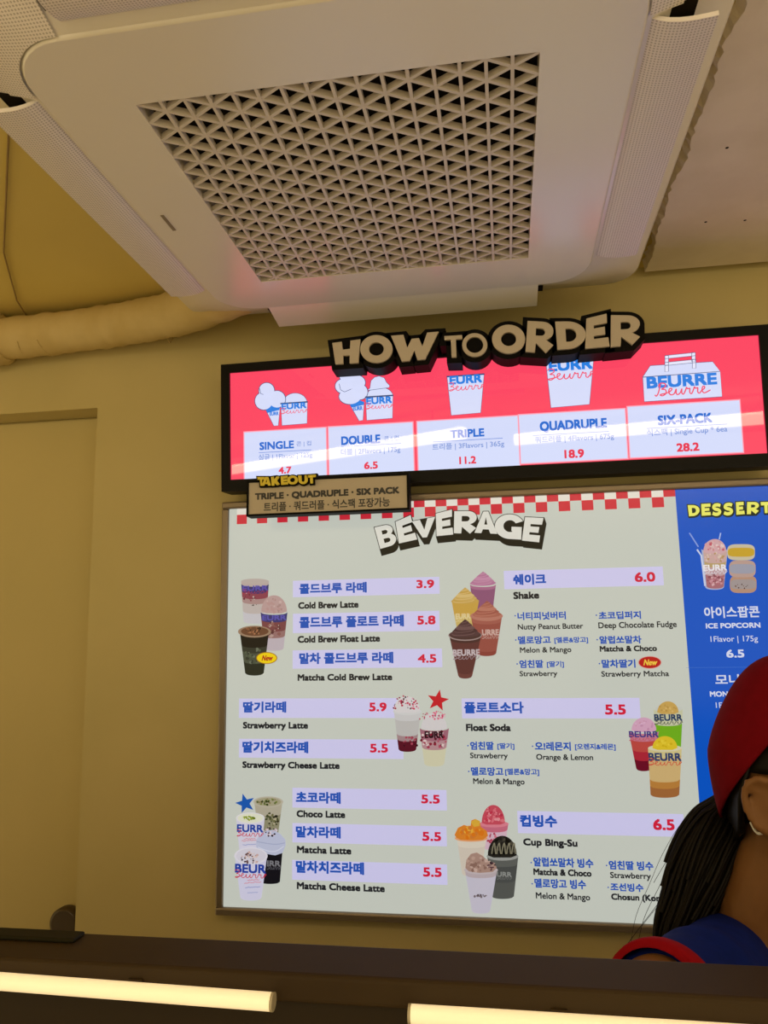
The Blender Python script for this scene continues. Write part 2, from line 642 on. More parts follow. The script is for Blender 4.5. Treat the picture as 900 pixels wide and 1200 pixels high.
# sloping rim around the plate, its flat corners and outer edge
OH = .500
mb = MB()
ring(mb, [[(x, y, AH + .004) for x, y in rrect(AX, AY, PH + .004, PH + .004, .081)],
          [(x, y, AH + .012) for x, y in rrect(AX, AY, PH + .03, PH + .03, .09)],
          [(x, y, AH + .037) for x, y in rrect(AX, AY, OH - .006, OH - .006, .06)],
          [(x, y, AH + .043) for x, y in rrect(AX, AY, OH, OH, .062)],
          [(x, y, AH + .062) for x, y in rrect(AX, AY, OH, OH, .062)],
          [(x, y, AH + .064) for x, y in rrect(AX, AY, OH - .05, OH - .05, .05)]], white_m)
mb.build('outer_rim', ac)
mb = MB(); mb.box2((AX - .42, AY - .42, AH + .06), (AX + .42, AY + .42, ZC + .02), white_m)
mb.build('housing', ac)
# perforated covers on the two near corners
for sx in (-1, 1):
    mb = MB()
    # inner edge follows the rounded plate corner, outer edge the rim
    R_ = .081; C_ = (AX + sx * (PH + .005 - R_), AY - PH - .005 + R_)
    O_ = .07; D_ = (AX + sx * (OH - .008 - O_), AY - OH + .008 + O_); k_ = 12
    i_ = [(C_[0] + sx * R_ * math.sin(PI / 2 * t / k_), C_[1] - R_ * math.cos(PI / 2 * t / k_)) for t in range(k_ + 1)]
    o_ = [(D_[0] + sx * O_ * math.sin(PI / 2 * t / k_), D_[1] - O_ * math.cos(PI / 2 * t / k_)) for t in range(k_ + 1)]
    i_ = [(AX + sx * (PH - .082), AY - PH - .005)] + i_ + [(AX + sx * (PH + .005), AY - PH + .088)]
    o_ = [(AX + sx * (PH - .082), AY - OH + .008)] + o_ + [(AX + sx * (OH - .008), AY - PH + .088)]
    vs = [V((x, y, AH + .0015)) for x, y in i_] + [V((x, y, AH + .030)) for x, y in o_]; n = len(i_)
    mb.add(vs, [(t, t + 1, n + t + 1, n + t) for t in range(n - 1)], perf_m)
    mb.build('corner_cover', ac)


def louver(kind):
    """a slightly bowed perforated flap along one side"""
    mb = MB(); L_ = .29; W_ = .088; n = 8
    vs = []; t = .006
    for j in range(n + 1):
        s_ = j / n
        off = PH - .004 + W_ * s_
        z = AH + (.017 * (1 - s_) ** 4 - .002 - .003 * math.sin(PI * s_) if kind != 'far' else .002 - .012 * s_)
        for e in (-L_, L_):
            if kind == 'left': p = (AX - off, AY + e)
            elif kind == 'right': p = (AX + off, AY + e)
            elif kind == 'far': p = (AX + e, AY + off)
            else: p = (AX + e, AY - off - .014)
            vs.append(V((*p, z)))
    m = len(vs)
    vs += [p + V((0, 0, t)) for p in vs]
    fs = [(2 * j, 2 * j + 1, 2 * j + 3, 2 * j + 2) for j in range(n)] + [(m + 2 * j, m + 2 * j + 2, m + 2 * j + 3, m + 2 * j + 1) for j in range(n)]
    fs += [(0, m, m + 1, 1), (2 * n, 2 * n + 1, m + 2 * n + 1, m + 2 * n)]
    fs += [(2 * j, 2 * j + 2, m + 2 * j + 2, m + 2 * j) for j in range(n)] + [(2 * j + 1, m + 2 * j + 1, m + 2 * j + 3, 2 * j + 3) for j in range(n)]
    mb.add(vs, fs, perf_m if kind != 'far' else white_m, False)
    mb.build('louver', ac, weld=True)
    mb = MB()      # dark air slot behind the flap
    g = .012
    if kind in ('left', 'right'):
        sx = -1 if kind == 'left' else 1
        a, b = AX + sx * (PH + .002), AX + sx * (PH + .06)
        mb.box2((min(a, b), AY - L_ - g, AH + .0125), (max(a, b), AY + L_ + g, AH + .0215), dark_in)
    else:
        sy = 1 if kind == 'far' else -1
        a, b = AY + sy * (PH + .002), AY + sy * (PH + .06)
        mb.box2((AX - L_ - g, min(a, b), AH + .0125), (AX + L_ + g, max(a, b), AH + .0215), dark_in)
    mb.build('air_slot', ac)


for k in ('left', 'right', 'far', 'near'):
    louver(k)
mb = MB(); mb.box((AX - .352, AY + .02, AH - .0006), (.006, .05, .001), mat('grey_indicator', (.25, .2, .15), .4))
mb.build('indicator_window', ac)

# =====================================================================================
# PIPE AND CABLE
# =====================================================================================
pipe_m = noise_colour(mat('painted_pipe_wrap', (.6, .46, .2), .7), (.56, .42, .17), (.62, .48, .22), 12.0, 5, .6)
pp = empty('insulated_pipe', (-1.3, 1.69, 2.44), 'cloth wrapped pipe painted yellow running along the top of the wall', 'pipe')
path = catmull([(-3.2, 1.69, 2.45), (-2.2, 1.692, 2.455), (-1.3, 1.692, 2.463), (-1.02, 1.69, 2.47), (-.86, 1.67, 2.472), (-.7, 1.63, 2.474), (-.5, 1.52, 2.474)], 14)
rad = [.053 + random.uniform(-.0016, .0016) + .0012 * math.sin(i * 1.7) for i in range(len(path))]
mb = MB(); mb.tube(path, rad, pipe_m, 20); mb.build('wrapped_pipe', pp)
mb = MB()
mb.tube([(-1.34, 1.692, 2.463), (-1.33, 1.692, 2.463), (-1.255, 1.692, 2.463), (-1.243, 1.692, 2.463)], [.056, .066, .066, .054], pipe_m, 20)
mb.build('collar', pp)
for (x, s_) in ((-1.19, .2), (-1.12, -.2), (-.93, .3), (-.8, .25)):
    mb = MB(); zc = 2.466 if x < -1.0 else 2.476
    mb.tube([V((x + s_ * .05 * math.cos(t), 1.69 + .0535 * math.cos(PI + t), zc + .0535 * math.sin(PI + t))) for t in [PI * .1 * k for k in range(2, 12)]], .0016, pipe_m, 6)
    mb.build('wrap_seam', pp)

mb = MB(); mb.tube([(-.72, .95, ZC + .021), (-.80, 1.06, ZC + .021), (-1.05, 1.40, ZC + .021), (-1.17, 1.62, ZC + .02), (-1.2, 1.735, ZC - .0)], .002, mat('ochre_cable', (.3, .2, .07), .5), 8)
tag(mb.build('ceiling_cable'), 'thin dark cable running along the yellow ceiling left of the air conditioner', 'cable')

# =====================================================================================
# MENU DISPLAY (screen leaning forward over the menu board)
# =====================================================================================
TILT = .0592
TUP = V((0, -math.sin(TILT), math.cos(TILT)))
TVO = V((-.6209, 1.66, 1.7 + .3558))
TVW, TVH = .5525 + .6209, .2545
tv = empty('menu_display', (0, 1.72, 2.05), 'wide black framed screen with red menu of cup sizes above the lit menu board', 'screen')
tp = Plane(TVO, TUP)
BZ = .021


def tbox(mb, u0, v0, u1, v1, d0, d1, m):
    """slab in the leaning screen's own frame, depth measured out of its face"""
    vs = [tp.o + tp.ex * u + tp.ey * v + tp.n * d for u in (u0, u1) for v in (v0, v1) for d in (d0, d1)]
    mb.add(vs, [(0, 1, 3, 2), (4, 6, 7, 5), (0, 4, 5, 1), (2, 3, 7, 6), (0, 2, 6, 4), (1, 5, 7, 3)], m)


mb = MB()
tbox(mb, -BZ, -BZ - .006, TVW + BZ, TVH + BZ, -.06, -.004, black_m)
mb.build('housing', tv)
mb = MB()
for (a, b, c, d) in ((-BZ, -BZ - .006, TVW + BZ, 0), (-BZ, TVH, TVW + BZ, TVH + BZ), (-BZ, 0, 0, TVH), (TVW, 0, TVW + BZ, TVH)):
    tbox(mb, a, b, c, d, -.004, .006, black_m)
mb.build('bezel', tv)
mb = MB()
tbox(mb, .2, .05, TVW - .2, TVH - .05, -.086, -.06, black_m)
mb.build('wall_bracket', tv)
mb = MB()
red = scr('#fb4663', True)
polyuv(mb, tp, [[(0, 0), (TVW, 0), (TVW, TVH), (0, TVH)]], red, 0)
screen = mb.build('screen', tv)

card_m, edge_m, ink, inkl, red_t = scr('#d3dbfb', True), scr('#ff9fb4'), scr('#1f6bd0'), scr('#7d98d8'), scr('#e5304f')
ln_m = scr('#3a4a78'); wcup = scr('#d6dcfa'); hat_m = scr('#2b7fe0'); pink_s = scr('#f0506e')


def A(org, s):
    return lambda *b: tuple((org[i % 2] + v / s) for i, v in enumerate(b))


TL, TR = A((250, 360), 2.7273), A((570, 360), 2.7273)
cards = [
    (TL(100, 393, 361, 543), ('SINGLE', TL(148, 429, 258, 454)), ('콘 | 컵', TL(266, 428, 313, 446)), TL(146, 460, 314, 461.5), ('싱글 | 1Flavor | 125g', TL(145, 466, 317, 488)), ('4.7', TL(209, 510, 250, 532)), 'SINGLE'),
    (TL(370, 376, 639, 531), ('DOUBLE', TL(409, 410, 534, 438)), ('콘 | 컵', TL(546, 411, 593, 430)), TL(408, 440, 600, 441.5), ('더블 | 2Flavors | 175g', TL(408, 448, 598, 472)), ('6.5', TL(482, 494, 526, 517)), 'DOUBLE'),
    (TL(654, 357, 976, 517), ('TRIPLE', TL(757, 390, 866, 416)), None, TL(702, 424, 925, 425.5), ('트리플 | 3Flavors | 365g', TL(700, 431, 930, 455)), ('11.2', TL(786, 477, 840, 501)), 'TRIPLE'),
    (TR(107, 335, 447, 491), ('QUADRUPLE', TR(170, 360, 385, 391)), None, TR(148, 403, 392, 404.5), ('쿼드러플 | 4Flavors | 675g', TR(155, 407, 408, 432)), ('18.9', TR(249, 455, 312, 482)), 'QUADRUPLE'),
    (TR(455, 308, 815, 472), ('SIX-PACK', TR(547, 342, 722, 373)), None, TR(512, 380, 770, 381.5), ('식스팩 | Single Cup * 6ea', TR(512, 383, 770, 410)), ('28.2', TR(607, 434, 680, 461)), 'SIX-PACK'),
]
for (r, ti, kk, ul, desc, price, nm) in cards:
    mb = MB()
    rect(mb, tp, r[0] - 1.3, r[1] - 1.3, r[2] + 1.3, r[3] + 1.3, edge_m, 1)
    rect(mb, tp, *r, card_m, 2)
    text(mb, tp, ti[0], ti[1], ink, 4, .05)
    if kk: text(mb, tp, kk[0], kk[1], inkl, 4, .01)
    rect(mb, tp, *ul, ink, 3)
    text(mb, tp, desc[0], desc[1], inkl, 4, .012)
    text(mb, tp, price[0], price[1], red_t, 4, .05)
    tag(mb.build('price_card', screen), 'pale blue price card headed ' + nm)


def outlined(mb, pl, pts, fill, line, lay, w=.9):
    cx = sum(p[0] for p in pts) / len(pts); cy = sum(p[1] for p in pts) / len(pts)
    uv = [pl.uv(*p) for p in pts]
    polyuv(mb, pl, [uv], fill, lay)
    uv2 = uv + [uv[0]]
    ribbon(mb, pl, uv2, w * .0011, line, lay + .3)


def lobes(c, r, k):
    return ellpts(c[0], c[1], r * k, r, 20)


def paper_cup(mb, x0, yt, x1, yb, sk, ins, tbox_, sbox, lay=6):
    """cup with slanting sides; sk is the drop of the right side against the left"""
    outlined(mb, tp, [(x0, yt), (x1, yt - sk), (x1 - ins + 1, yb - sk), (x0 + ins, yb)], wcup, ln_m, lay)
    rect(mb, tp, x0 - .5, yt - sk / 2 - .5, x1 + .5, yt - sk / 2 + 1.2, ln_m, lay + .6)
    text(mb, tp, 'EURR', tbox_, hat_m, lay + 1, .06)
    script(mb, tp, sbox, pink_s, lay + 2, .1, (.1, .95))


Z7 = A((290, 430), 4.7368)


def cone_icon(cs, rad_, tip, hat, trim_line):
    mb = MB()
    for c in cs:
        outlined(mb, tp, [Z7(*p) for p in ellpts(*c, 24)], ln_m, ln_m, 5, 1.6)
    (xa, ya), (xb, yb), (xt, yt), (xu, yu) = tip
    outlined(mb, tp, [Z7(xa, ya), Z7(xu, yu), Z7(xt, yt), Z7(xb, yb)], wcup, ln_m, 4)
    poly2(mb, tp, [Z7(*p) for p in hat], hat_m, 5.6)
    for c in cs:
        poly2(mb, tp, [Z7(*p) for p in ellpts(c[0], c[1], c[2] - 1.5, c[3] - 1.5, 24)], wcup, 6.4)
    ribbon(mb, tp, [tp.uv(*Z7(*p)) for p in trim_line], .0012, ln_m, 7.2)
    return mb


mb = cone_icon([(108, 132, 44, 44), (92, 190, 50, 50), (165, 180, 48, 48)], 0, ((103, 240), (147, 328), (172, 326), (182, 225)),
               [(103, 240), (140, 205), (182, 222), (178, 240), (112, 256)], [(68, 120), (76, 150), (90, 154)])
text(mb, tp, 'EURR', Z7(124, 250, 174, 270), hat_m, 6, .05)
mb.build('cone_picture', screen)
mb = MB()
outlined(mb, tp, [Z7(*p) for p in arc(266, 200, 66, 54, 0, -180, 16)], wcup, ln_m, 5)
a = Z7(186, 204, 334, 326)
paper_cup(mb, a[0], a[1], a[2], a[3], 2.4, 1.5, Z7(190, 200, 330, 234), Z7(188, 228, 332, 258))
mb.build('cup_picture', screen)
mb = cone_icon([(555, 45, 46, 46), (535, 108, 48, 42), (606, 88, 50, 42), (570, 165, 62, 44), (625, 140, 44, 44)], 0, ((570, 212), (620, 300), (642, 296), (648, 200)),
               [(570, 212), (600, 176), (650, 196), (645, 212), (578, 226)], [(510, 95), (518, 128), (540, 140), (575, 125)])
text(mb, tp, 'EURR', Z7(586, 220, 640, 242), hat_m, 6, .05)
mb.build('cone_picture', screen)
mb = MB()
outlined(mb, tp, [Z7(*p) for p in arc(735, 165, 74, 52, 0, -180, 16)], wcup, ln_m, 4.6)
outlined(mb, tp, [Z7(*p) for p in [(664, 132), (680, 118), (686, 78), (706, 58), (732, 52), (760, 62), (772, 86), (790, 104), (786, 116)]], wcup, ln_m, 5.2)
a = Z7(656, 168, 808, 297)
paper_cup(mb, a[0], a[1], a[2], a[3], 2.4, 1.5, Z7(660, 168, 804, 206), Z7(658, 200, 806, 232))
mb.build('cup_picture', screen)
Z6 = A((515, 405), 4.7368)
mb = MB(); a = Z6(42, 172, 248, 388)
paper_cup(mb, a[0], a[1], a[2], a[3], 3, 5, Z6(56, 165, 238, 212), Z6(52, 205, 244, 248))
mb.build('cup_picture', screen)
mb = MB(); a = Z6(590, 88, 856, 346)
paper_cup(mb, a[0], a[1], a[2], a[3], 4, 6, Z6(606, 78, 850, 138), Z6(600, 128, 852, 186))
mb.build('cup_picture', screen)
ZB = A((740, 400), 7.5)
mb = MB()
outlined(mb, tp, [ZB(*p) for p in [(98, 315), (165, 215), (712, 180), (778, 265)]], wcup, ln_m, 4)
outlined(mb, tp, [ZB(*p) for p in [(98, 318), (778, 266), (795, 488), (112, 532)]], wcup, ln_m, 5)
hd = scr('#e6e6fb')
for (p, q) in (((292, 128), (560, 100)), ((292, 188), (565, 160))):
    for pts in ([(p[0], p[1]), (q[0], q[1]), (q[0], q[1] + 28), (p[0], p[1] + 28)], [(p[0], p[1]), (p[0] + 32, p[1]), (p[0] + 32, p[1] + 78), (p[0], p[1] + 82)], [(q[0] - 32, q[1]), (q[0], q[1]), (q[0], q[1] + 78), (q[0] - 32, q[1] + 80)]):
        outlined(mb, tp, [ZB(*t) for t in pts], hd, ln_m, 6)
text(mb, tp, 'BEURRE', ZB(130, 296, 750, 400), hat_m, 8, .06)
script(mb, tp, ZB(200, 365, 690, 470), pink_s, 9, .1)
mb.build('carry_box_picture', screen)

# =====================================================================================
# RAISED SIGNS
# =====================================================================================
sp = Plane((0, 1.585, 2.3))
hs = empty('heading_sign', (0, 1.6, 2.33), 'black and tan raised letter sign reading HOW TO ORDER along the screen top', 'sign')
H1, H2 = A((380, 380), 4.5), A((570, 355), 4.5)
Q = lambda F, *p: [F(*p[i:i + 2]) for i in range(0, 8, 2)]
heads = [
    ('H', Q(H1, 42, 104, 196, 84, 182, 208, 62, 216)), ('O', Q(H1, 192, 62, 362, 62, 362, 208, 192, 208)),
    ('W', Q(H1, 354, 66, 604, 44, 570, 186, 366, 206)), ('t', Q(H1, 634, 68, 728, 62, 730, 178, 640, 180)), ('o', Q(H1, 728, 52, 860, 52, 860, 176, 728, 176)),
    ('O', Q(H2, 30, 120, 204, 120, 204, 272, 30, 272)), ('R', Q(H2, 214, 100, 358, 108, 350, 270, 206, 262)), ('D', Q(H2, 362, 104, 522, 102, 524, 240, 374, 252)),
    ('E', Q(H2, 526, 88, 632, 62, 648, 234, 520, 246)), ('R', Q(H2, 652, 70, 812, 72, 806, 222, 654, 238))]
mb = MB(); ml = MB()
for ch, q in heads:
    o_, h_, pcs = letter_loops(sp, ch, q)
    th = ch in 'to'
    for p in pcs:
        extrude(mb, sp, [grow(p, .0105 if not th else .011)], sign_black, -.05, 0)
    extrude(ml, sp, [o_] + h_, tan_m, -.002, .006)
mb.build('backing', hs); ml.build('raised_letters', hs)

tk = empty('takeout_sign', (-.45, 1.6, 2.05), 'small tan rectangular takeout sign with black frame below the screen left corner', 'sign')
kp = Plane((0, 1.60, 2.0))
c = [kp.uv(289, 563.5), kp.uv(479.3, 554.7), kp.uv(479.6, 596.8), kp.uv(289.6, 606)]
ua, ub = (c[0][0] + c[3][0]) / 2, (c[1][0] + c[2][0]) / 2
vt, vb = (c[0][1] + c[1][1]) / 2, (c[2][1] + c[3][1]) / 2
fr = .0045
mb = MB()
for r in (rc(ua, vb, ub, vb + fr), rc(ua, vt - fr, ub, vt), rc(ua, vb + fr, ua + fr, vt - fr), rc(ub - fr, vb + fr, ub, vt - fr)):
    extrude(mb, kp, [r], sign_black, -.032, .003)
mb.build('frame', tk)
mb = MB(); extrude(mb, kp, [rc(ua + fr, vb + fr, ub - fr, vt - fr)], tan_m, -.03, 0)
bd = mb.build('board', tk)
K = A((270, 540), 4.0909)
mb = MB(); gray_ink = mat('charcoal_sign_ink', (.03, .03, .035), .5)
text(mb, kp, 'TRIPLE · QUADRUPLE · SIX PACK', K(118, 140, 812, 172), gray_ink, 2, .07)
text(mb, kp, '트리플 · 쿼드러플 · 식스팩 포장가능', K(160, 187, 765, 232), gray_ink, 2, .02)
mb.build('lettering', bd)
K5 = A((290, 540), 9.0)
kpl = Plane((0, 1.592, 2.0))
tko = [('T', (105, 172, 180, 172, 178, 262, 120, 268)), ('A', (160, 172, 250, 172, 250, 262, 150, 266)), ('K', (250, 172, 340, 160, 345, 258, 258, 264)), ('E', (352, 165, 425, 158, 430, 250, 358, 256)),
       ('O', (420, 158, 535, 156, 535, 250, 420, 252)), ('U', (535, 158, 640, 152, 636, 246, 545, 250)), ('T', (626, 154, 722, 146, 720, 236, 640, 244))]
mb = MB(); ml = MB()
for ch, p in tko:
    o_, h_, pcs = letter_loops(kpl, ch, Q(K5, *p))
    for q in pcs:
        extrude(mb, kpl, [grow(q, .0028)], sign_black, -.012, 0)
    extrude(ml, kpl, [o_] + h_, yellow_m, 0, .002)
bk = mb.build('heading_block', tk); ml.build('heading_letters', tk)

# =====================================================================================
# BACKLIT MENU BOARD
# =====================================================================================
bx0, bx1, bz0, bz1 = -.6585, 1.35, 1.0925, 2.0125
FY = 1.70
board = empty('menu_board', (0, 1.74, 1.55), 'large backlit menu lightbox with white beverage panel and blue dessert panel', 'menu board')
mb = MB(); fw = .017
for (a, b, c_, d) in ((bx0, bz0, bx1, bz0 + fw), (bx0, bz1 - fw, bx1, bz1), (bx0, bz0 + fw, bx0 + fw, bz1 - fw), (bx1 - fw, bz0 + fw, bx1, bz1 - fw)):
    mb.box2((a, FY, b), (c_, WY, d), frame_m)
bevel(mb.build('frame', board), .004, 2)
PX = .3735
pb = Plane((0, FY + .008, 1.7))
white_l = lit('#ced3c9', .78, .2, .16, 'backlit', True)
mb = MB()
polyuv(mb, pb, [rc(bx0 + fw, bz0 + fw - 1.7, PX, bz1 - fw - 1.7)], white_l, 0)
panel = tag(mb.build('beverage_panel', board), 'white backlit beverage panel')
blue_l = lit('#0b52c0', .9, .2, .16, 'backlit', True)
mb = MB()
polyuv(mb, pb, [rc(PX, bz0 + fw - 1.7, bx1 - fw, bz1 - fw - 1.7)], blue_l, 0)
dpanel = tag(mb.build('dessert_panel', board), 'blue backlit dessert panel')

# checker border
chk = lit('#cf2b3c'); chw = lit('#e6e3da')
mb = MB(); zt = bz1 - fw - 1.7; cw = .0249; k = 0
u = PX - cw
while u > bx0 + fw - .001:
    a_u = max(u, bx0 + fw)
    hr = .0145; h2 = .0225
    if k % 2 == 0:
        polyuv(mb, pb, [rc(a_u, zt - hr, u + cw, zt)], chk, 1)
    else:
        polyuv(mb, pb, [rc(a_u, zt - hr, u + cw, zt)], chw, 1)
        polyuv(mb, pb, [rc(a_u, zt - hr - h2, u + cw, zt - hr)], chk, 1)
    k += 1; u -= cw
mb.build('checker_border', panel)

# heading in cartoon letters with a thick drop shadow
B1, B2 = A((430, 590), 8.1818), A((530, 590), 7.5)
bev = [('B', Q(B1, 72, 230, 250, 190, 292, 390, 128, 436)), ('E', Q(B1, 274, 176, 420, 112, 482, 345, 308, 384)), ('V', Q(B1, 432, 172, 655, 128, 612, 322, 500, 330)), ('E', Q(B1, 660, 98, 815, 58, 828, 298, 668, 314)),
       ('R', Q(B2, 14, 68, 225, 66, 205, 268, 14, 262)), ('A', Q(B2, 240, 72, 350, 70, 395, 268, 195, 258)), ('G', Q(B2, 376, 92, 616, 98, 606, 318, 372, 306)), ('E', Q(B2, 640, 120, 802, 128, 764, 342, 612, 326))]
ink_k = lit('#16150f', .6); ink_w = lit('#dcddd6', .8)
mb = MB(); n = 0
for ch, q in bev:
    o_, h_, pcs = letter_loops(pb, ch, q)
    for p in pcs:
        g1 = grow(p, .0016)
        g2 = [(u_ + .004, v_ - .0145) for u_, v_ in g1]
        polyuv(mb, pb, [hull(g1 + g2)], ink_k, 2 + n * .02)
    polyuv(mb, pb, [o_], ink_k, 2.5 + n * .02)
    polyuv(mb, pb, [o_] + h_, ink_w, 3 + n * .05)
    n += 1
mb.build('beverage_heading', panel)

C5, C7, C6, C8 = A((250, 570), 3.2143), A((250, 790), 3.2143), A((510, 570), 3.1034), A((510, 790), 3.1034)
strip_m, kor, num_m, eng = lit('#cac8ee', .85), lit('#2350ae', .9), lit('#c8203c', .9), lit('#2b2b2f', .6)


def entry(F, strip, kr, krb, price, pb_, en, enb, opts=()):
    mb = MB()
    rect(mb, pb, *F(*strip), strip_m, 1)
    text(mb, pb, kr, F(*krb), kor, 3, .045)
    text(mb, pb, price, F(*pb_), num_m, 3, .05)
    text(mb, pb, en, F(*enb), eng, 3, .06)
    for (t, b, kind) in opts:
        if kind == 'k':
            text(mb, pb, t, F(*b), kor, 3, .038)
        elif kind == 'b':
            text(mb, pb, t, F(*b), kor, 3, .03)
        else:
            text(mb, pb, t, F(*b), eng, 3, .03 if kind == 'e' else .055)
        if kind == 'k':
            x, y = F(b[0] - 8, (b[1] + b[3]) / 2)
            poly2(mb, pb, ellpts(x, y, .9, .9, 8), kor, 3)
    tag(mb.build('menu_entry', panel), 'printed menu entry reading ' + en)


entry(C5, (300, 348, 852, 411), '콜드브루 라떼', (324, 363, 578, 403), '3.9', (765, 352, 832, 383), 'Cold Brew Latte', (320, 434, 547, 459))
entry(C5, (300, 474, 852, 548), '콜드브루 플로트 라떼', (324, 487, 718, 531), '5.8', (768, 487, 837, 520), 'Cold Brew Float Latte', (318, 561, 628, 587))
entry(C5, (299, 614, 862, 684), '말차 콜드브루 라떼', (324, 625, 678, 668), '4.5', (770, 632, 840, 664), 'Matcha Cold Brew Latte', (318, 706, 674, 731))
entry(C7, (97, 91, 695, 165), '딸기라떼', (112, 103, 275, 145), '5.9', (587, 107, 653, 140), 'Strawberry Latte', (112, 180, 357, 205))
entry(C7, (97, 245, 716, 317), '딸기치즈라떼', (110, 253, 358, 297), '5.5', (590, 262, 658, 295), 'Strawberry Cheese Latte', (110, 330, 476, 355))
entry(C7, (298, 432, 879, 508), '초코라떼', (311, 443, 480, 487), '5.5', (783, 454, 853, 487), 'Choco Latte', (314, 514, 497, 540))
entry(C7, (298, 567, 879, 641), '말차라떼', (311, 573, 480, 617), '5.5', (787, 594, 858, 628), 'Matcha Latte', (315, 649, 520, 676))
entry(C7, (297, 708, 881, 784), '말차치즈라떼', (311, 705, 568, 752), '5.5', (790, 728, 860, 763), 'Matcha Cheese Latte', (315, 788, 646, 815))
entry(C6, (250, 299, 830, 367), '쉐이크', (283, 318, 403, 358), '6.0', (725, 312, 800, 347), 'Shake', (284, 383, 378, 409), (
    ('너티피넛버터', (299, 456, 475, 485), 'k'), ('Nutty Peanut Butter', (300, 499, 538, 519), 'e'), ('초코딥퍼지', (594, 454, 748, 483), 'k'), ('Deep Chocolate Fudge', (593, 492, 878, 514), 'e'),
    ('멜로망고', (301, 544, 420, 573), 'k'), ('[멜론&망고]', (433, 547, 556, 572), 'b'), ('Melon & Mango', (308, 584, 495, 604), 'e'), ('알럽쏘말차', (597, 543, 750, 572), 'k'), ('Matcha & Choco', (598, 579, 806, 600), 'h'),
    ('엄친딸', (306, 631, 393, 660), 'k'), ('[딸기]', (406, 635, 468, 660), 'b'), ('Strawberry', (307, 671, 444, 690), 'e'), ('말차딸기', (605, 629, 728, 660), 'k'), ('Strawberry Matcha', (604, 671, 850, 691), 'e')))
entry(C8, (97, 87, 745, 161), '플로트소다', (105, 100, 322, 143), '5.5', (617, 110, 693, 147), 'Float Soda', (112, 181, 275, 207), (
    ('엄친딸', (127, 245, 213, 275), 'k'), ('[딸기]', (226, 250, 288, 275), 'b'), ('Strawberry', (127, 286, 264, 306), 'e'), ('오!레몬지', (362, 246, 493, 278), 'k'), ('[오렌지&레몬]', (508, 252, 656, 278), 'b'), ('Orange & Lemon', (367, 291, 574, 312), 'e'),
    ('멜로망고', (130, 338, 248, 369), 'k'), ('[멜론&망고]', (254, 343, 378, 370), 'b'), ('Melon & Mango', (138, 379, 325, 400), 'e')))
entry(C8, (300, 503, 905, 585), '컵빙수', (308, 512, 443, 556), '6.5', (792, 527, 870, 567), 'Cup Bing-Su', (320, 599, 517, 625), (
    ('알럽쏘말차 빙수', (357, 668, 575, 702), 'k'), ('Matcha & Choco', (357, 709, 568, 733), 'h'), ('엄친딸 빙수', (631, 679, 793, 712), 'k'), ('Strawberry', (636, 721, 784, 743), 'e'),
    ('멜로망고 빙수', (361, 745, 548, 779), 'k'), ('Melon & Mango', (366, 796, 563, 819), 'e'), ('조선빙수', (637, 760, 757, 790), 'k'), ('Chosun (Korean)', (640, 801, 872, 824), 'h')))


# ---- printed drink pictures
def pm(h):
    return lit(h, .78)


def cup_body(mb, x0, yt, x1, yb, ins, bands, lay, sag=None, skew=0):
    """tapering cup: bands = (fraction top, fraction base, colour), curved like a round cup seen from slightly above"""
    sag = (x1 - x0) * .09 if sag is None else sag
    def row(f, k=12):
        a = x0 + ins * f; b = x1 - ins * f
        y = yt + (yb - yt) * f
        return [(a + (b - a) * i / k + skew * f, y + sag * math.sqrt(max(0, 1 - (2 * i / k - 1) ** 2))) for i in range(k + 1)]
    for i, (f0, f1, h) in enumerate(bands):
        poly2(mb, pb, row(f0) + row(f1)[::-1], pm(h), lay + i * .05)


def rim(mb, x0, x1, y, ry, h, lay):
    poly2(mb, pb, ellpts((x0 + x1) / 2, y, (x1 - x0) / 2, ry, 24), pm(h), lay)


def dome(mb, cx, y, rx, ry, h, lay):
    poly2(mb, pb, [(cx + rx * math.cos(t), y - ry * math.sin(t)) for t in [PI * i / 18 for i in range(19)]] + [(cx - rx * .6, y + rx * .15), (cx + rx * .6, y + rx * .15)][0:2], pm(h), lay)


def bits(mb, cx, cy, rx, ry, n, cols, r0, r1, lay, top=False):
    for i in range(n):
        t = random.uniform(0, 2 * PI); q = math.sqrt(random.random())
        x, y = cx + rx * q * math.cos(t), cy + ry * q * math.sin(t)
        if top: y = cy - abs(y - cy)
        r = random.uniform(r0, r1)
        k = random.randint(4, 6); a = random.uniform(0, 6)
        poly2(mb, pb, [(x + r * random.uniform(.6, 1.2) * math.cos(a + 2 * PI * j / k), y + r * random.uniform(.6, 1.2) * math.sin(a + 2 * PI * j / k)) for j in range(k)], pm(random.choice(cols)), lay + .04 * i / n * 4)


def swirl(mb, cx, yb, yt, rx, cols, lay, lean=0):
    """soft-serve peak: bowed tiers narrowing to a curled tip"""
    k = 5
    for i in range(k):
        f0, f1 = i / k, (i + 1) / k
        w0 = rx * (1 - f0) ** .8; w1 = rx * (1 - f1) ** .9 * .92
        y0 = yb + (yt - yb) * f0; y1 = yb + (yt - yb) * f1
        ox0, ox1 = lean * f0, lean * f1
        lo_ = [(cx + ox0 - w0 + 2 * w0 * t / 10, y0 + w0 * .2 * math.sqrt(max(0, 1 - (t / 5 - 1) ** 2)) - (t / 10) * rx * .05) for t in range(11)]
        hi_ = [(cx + ox1 + w1 - 2 * w1 * t / 10, y1 - 0.05 * rx) for t in range(11)]
        poly2(mb, pb, lo_ + hi_, pm(cols[i % len(cols)]), lay + i * .08)
        # a lighter ridge along the tier
        rg = [(cx + ox0 - w0 * .85 + 1.5 * w0 * t / 10, y0 + w0 * .12 * math.sqrt(max(0, 1 - (t / 5 - 1) ** 2)) - (t / 10) * rx * .12) for t in range(11)]
        ribbon(mb, pb, [pb.uv(*p) for p in rg], .0016, pm(cols[-1]), lay + i * .08 + .04)


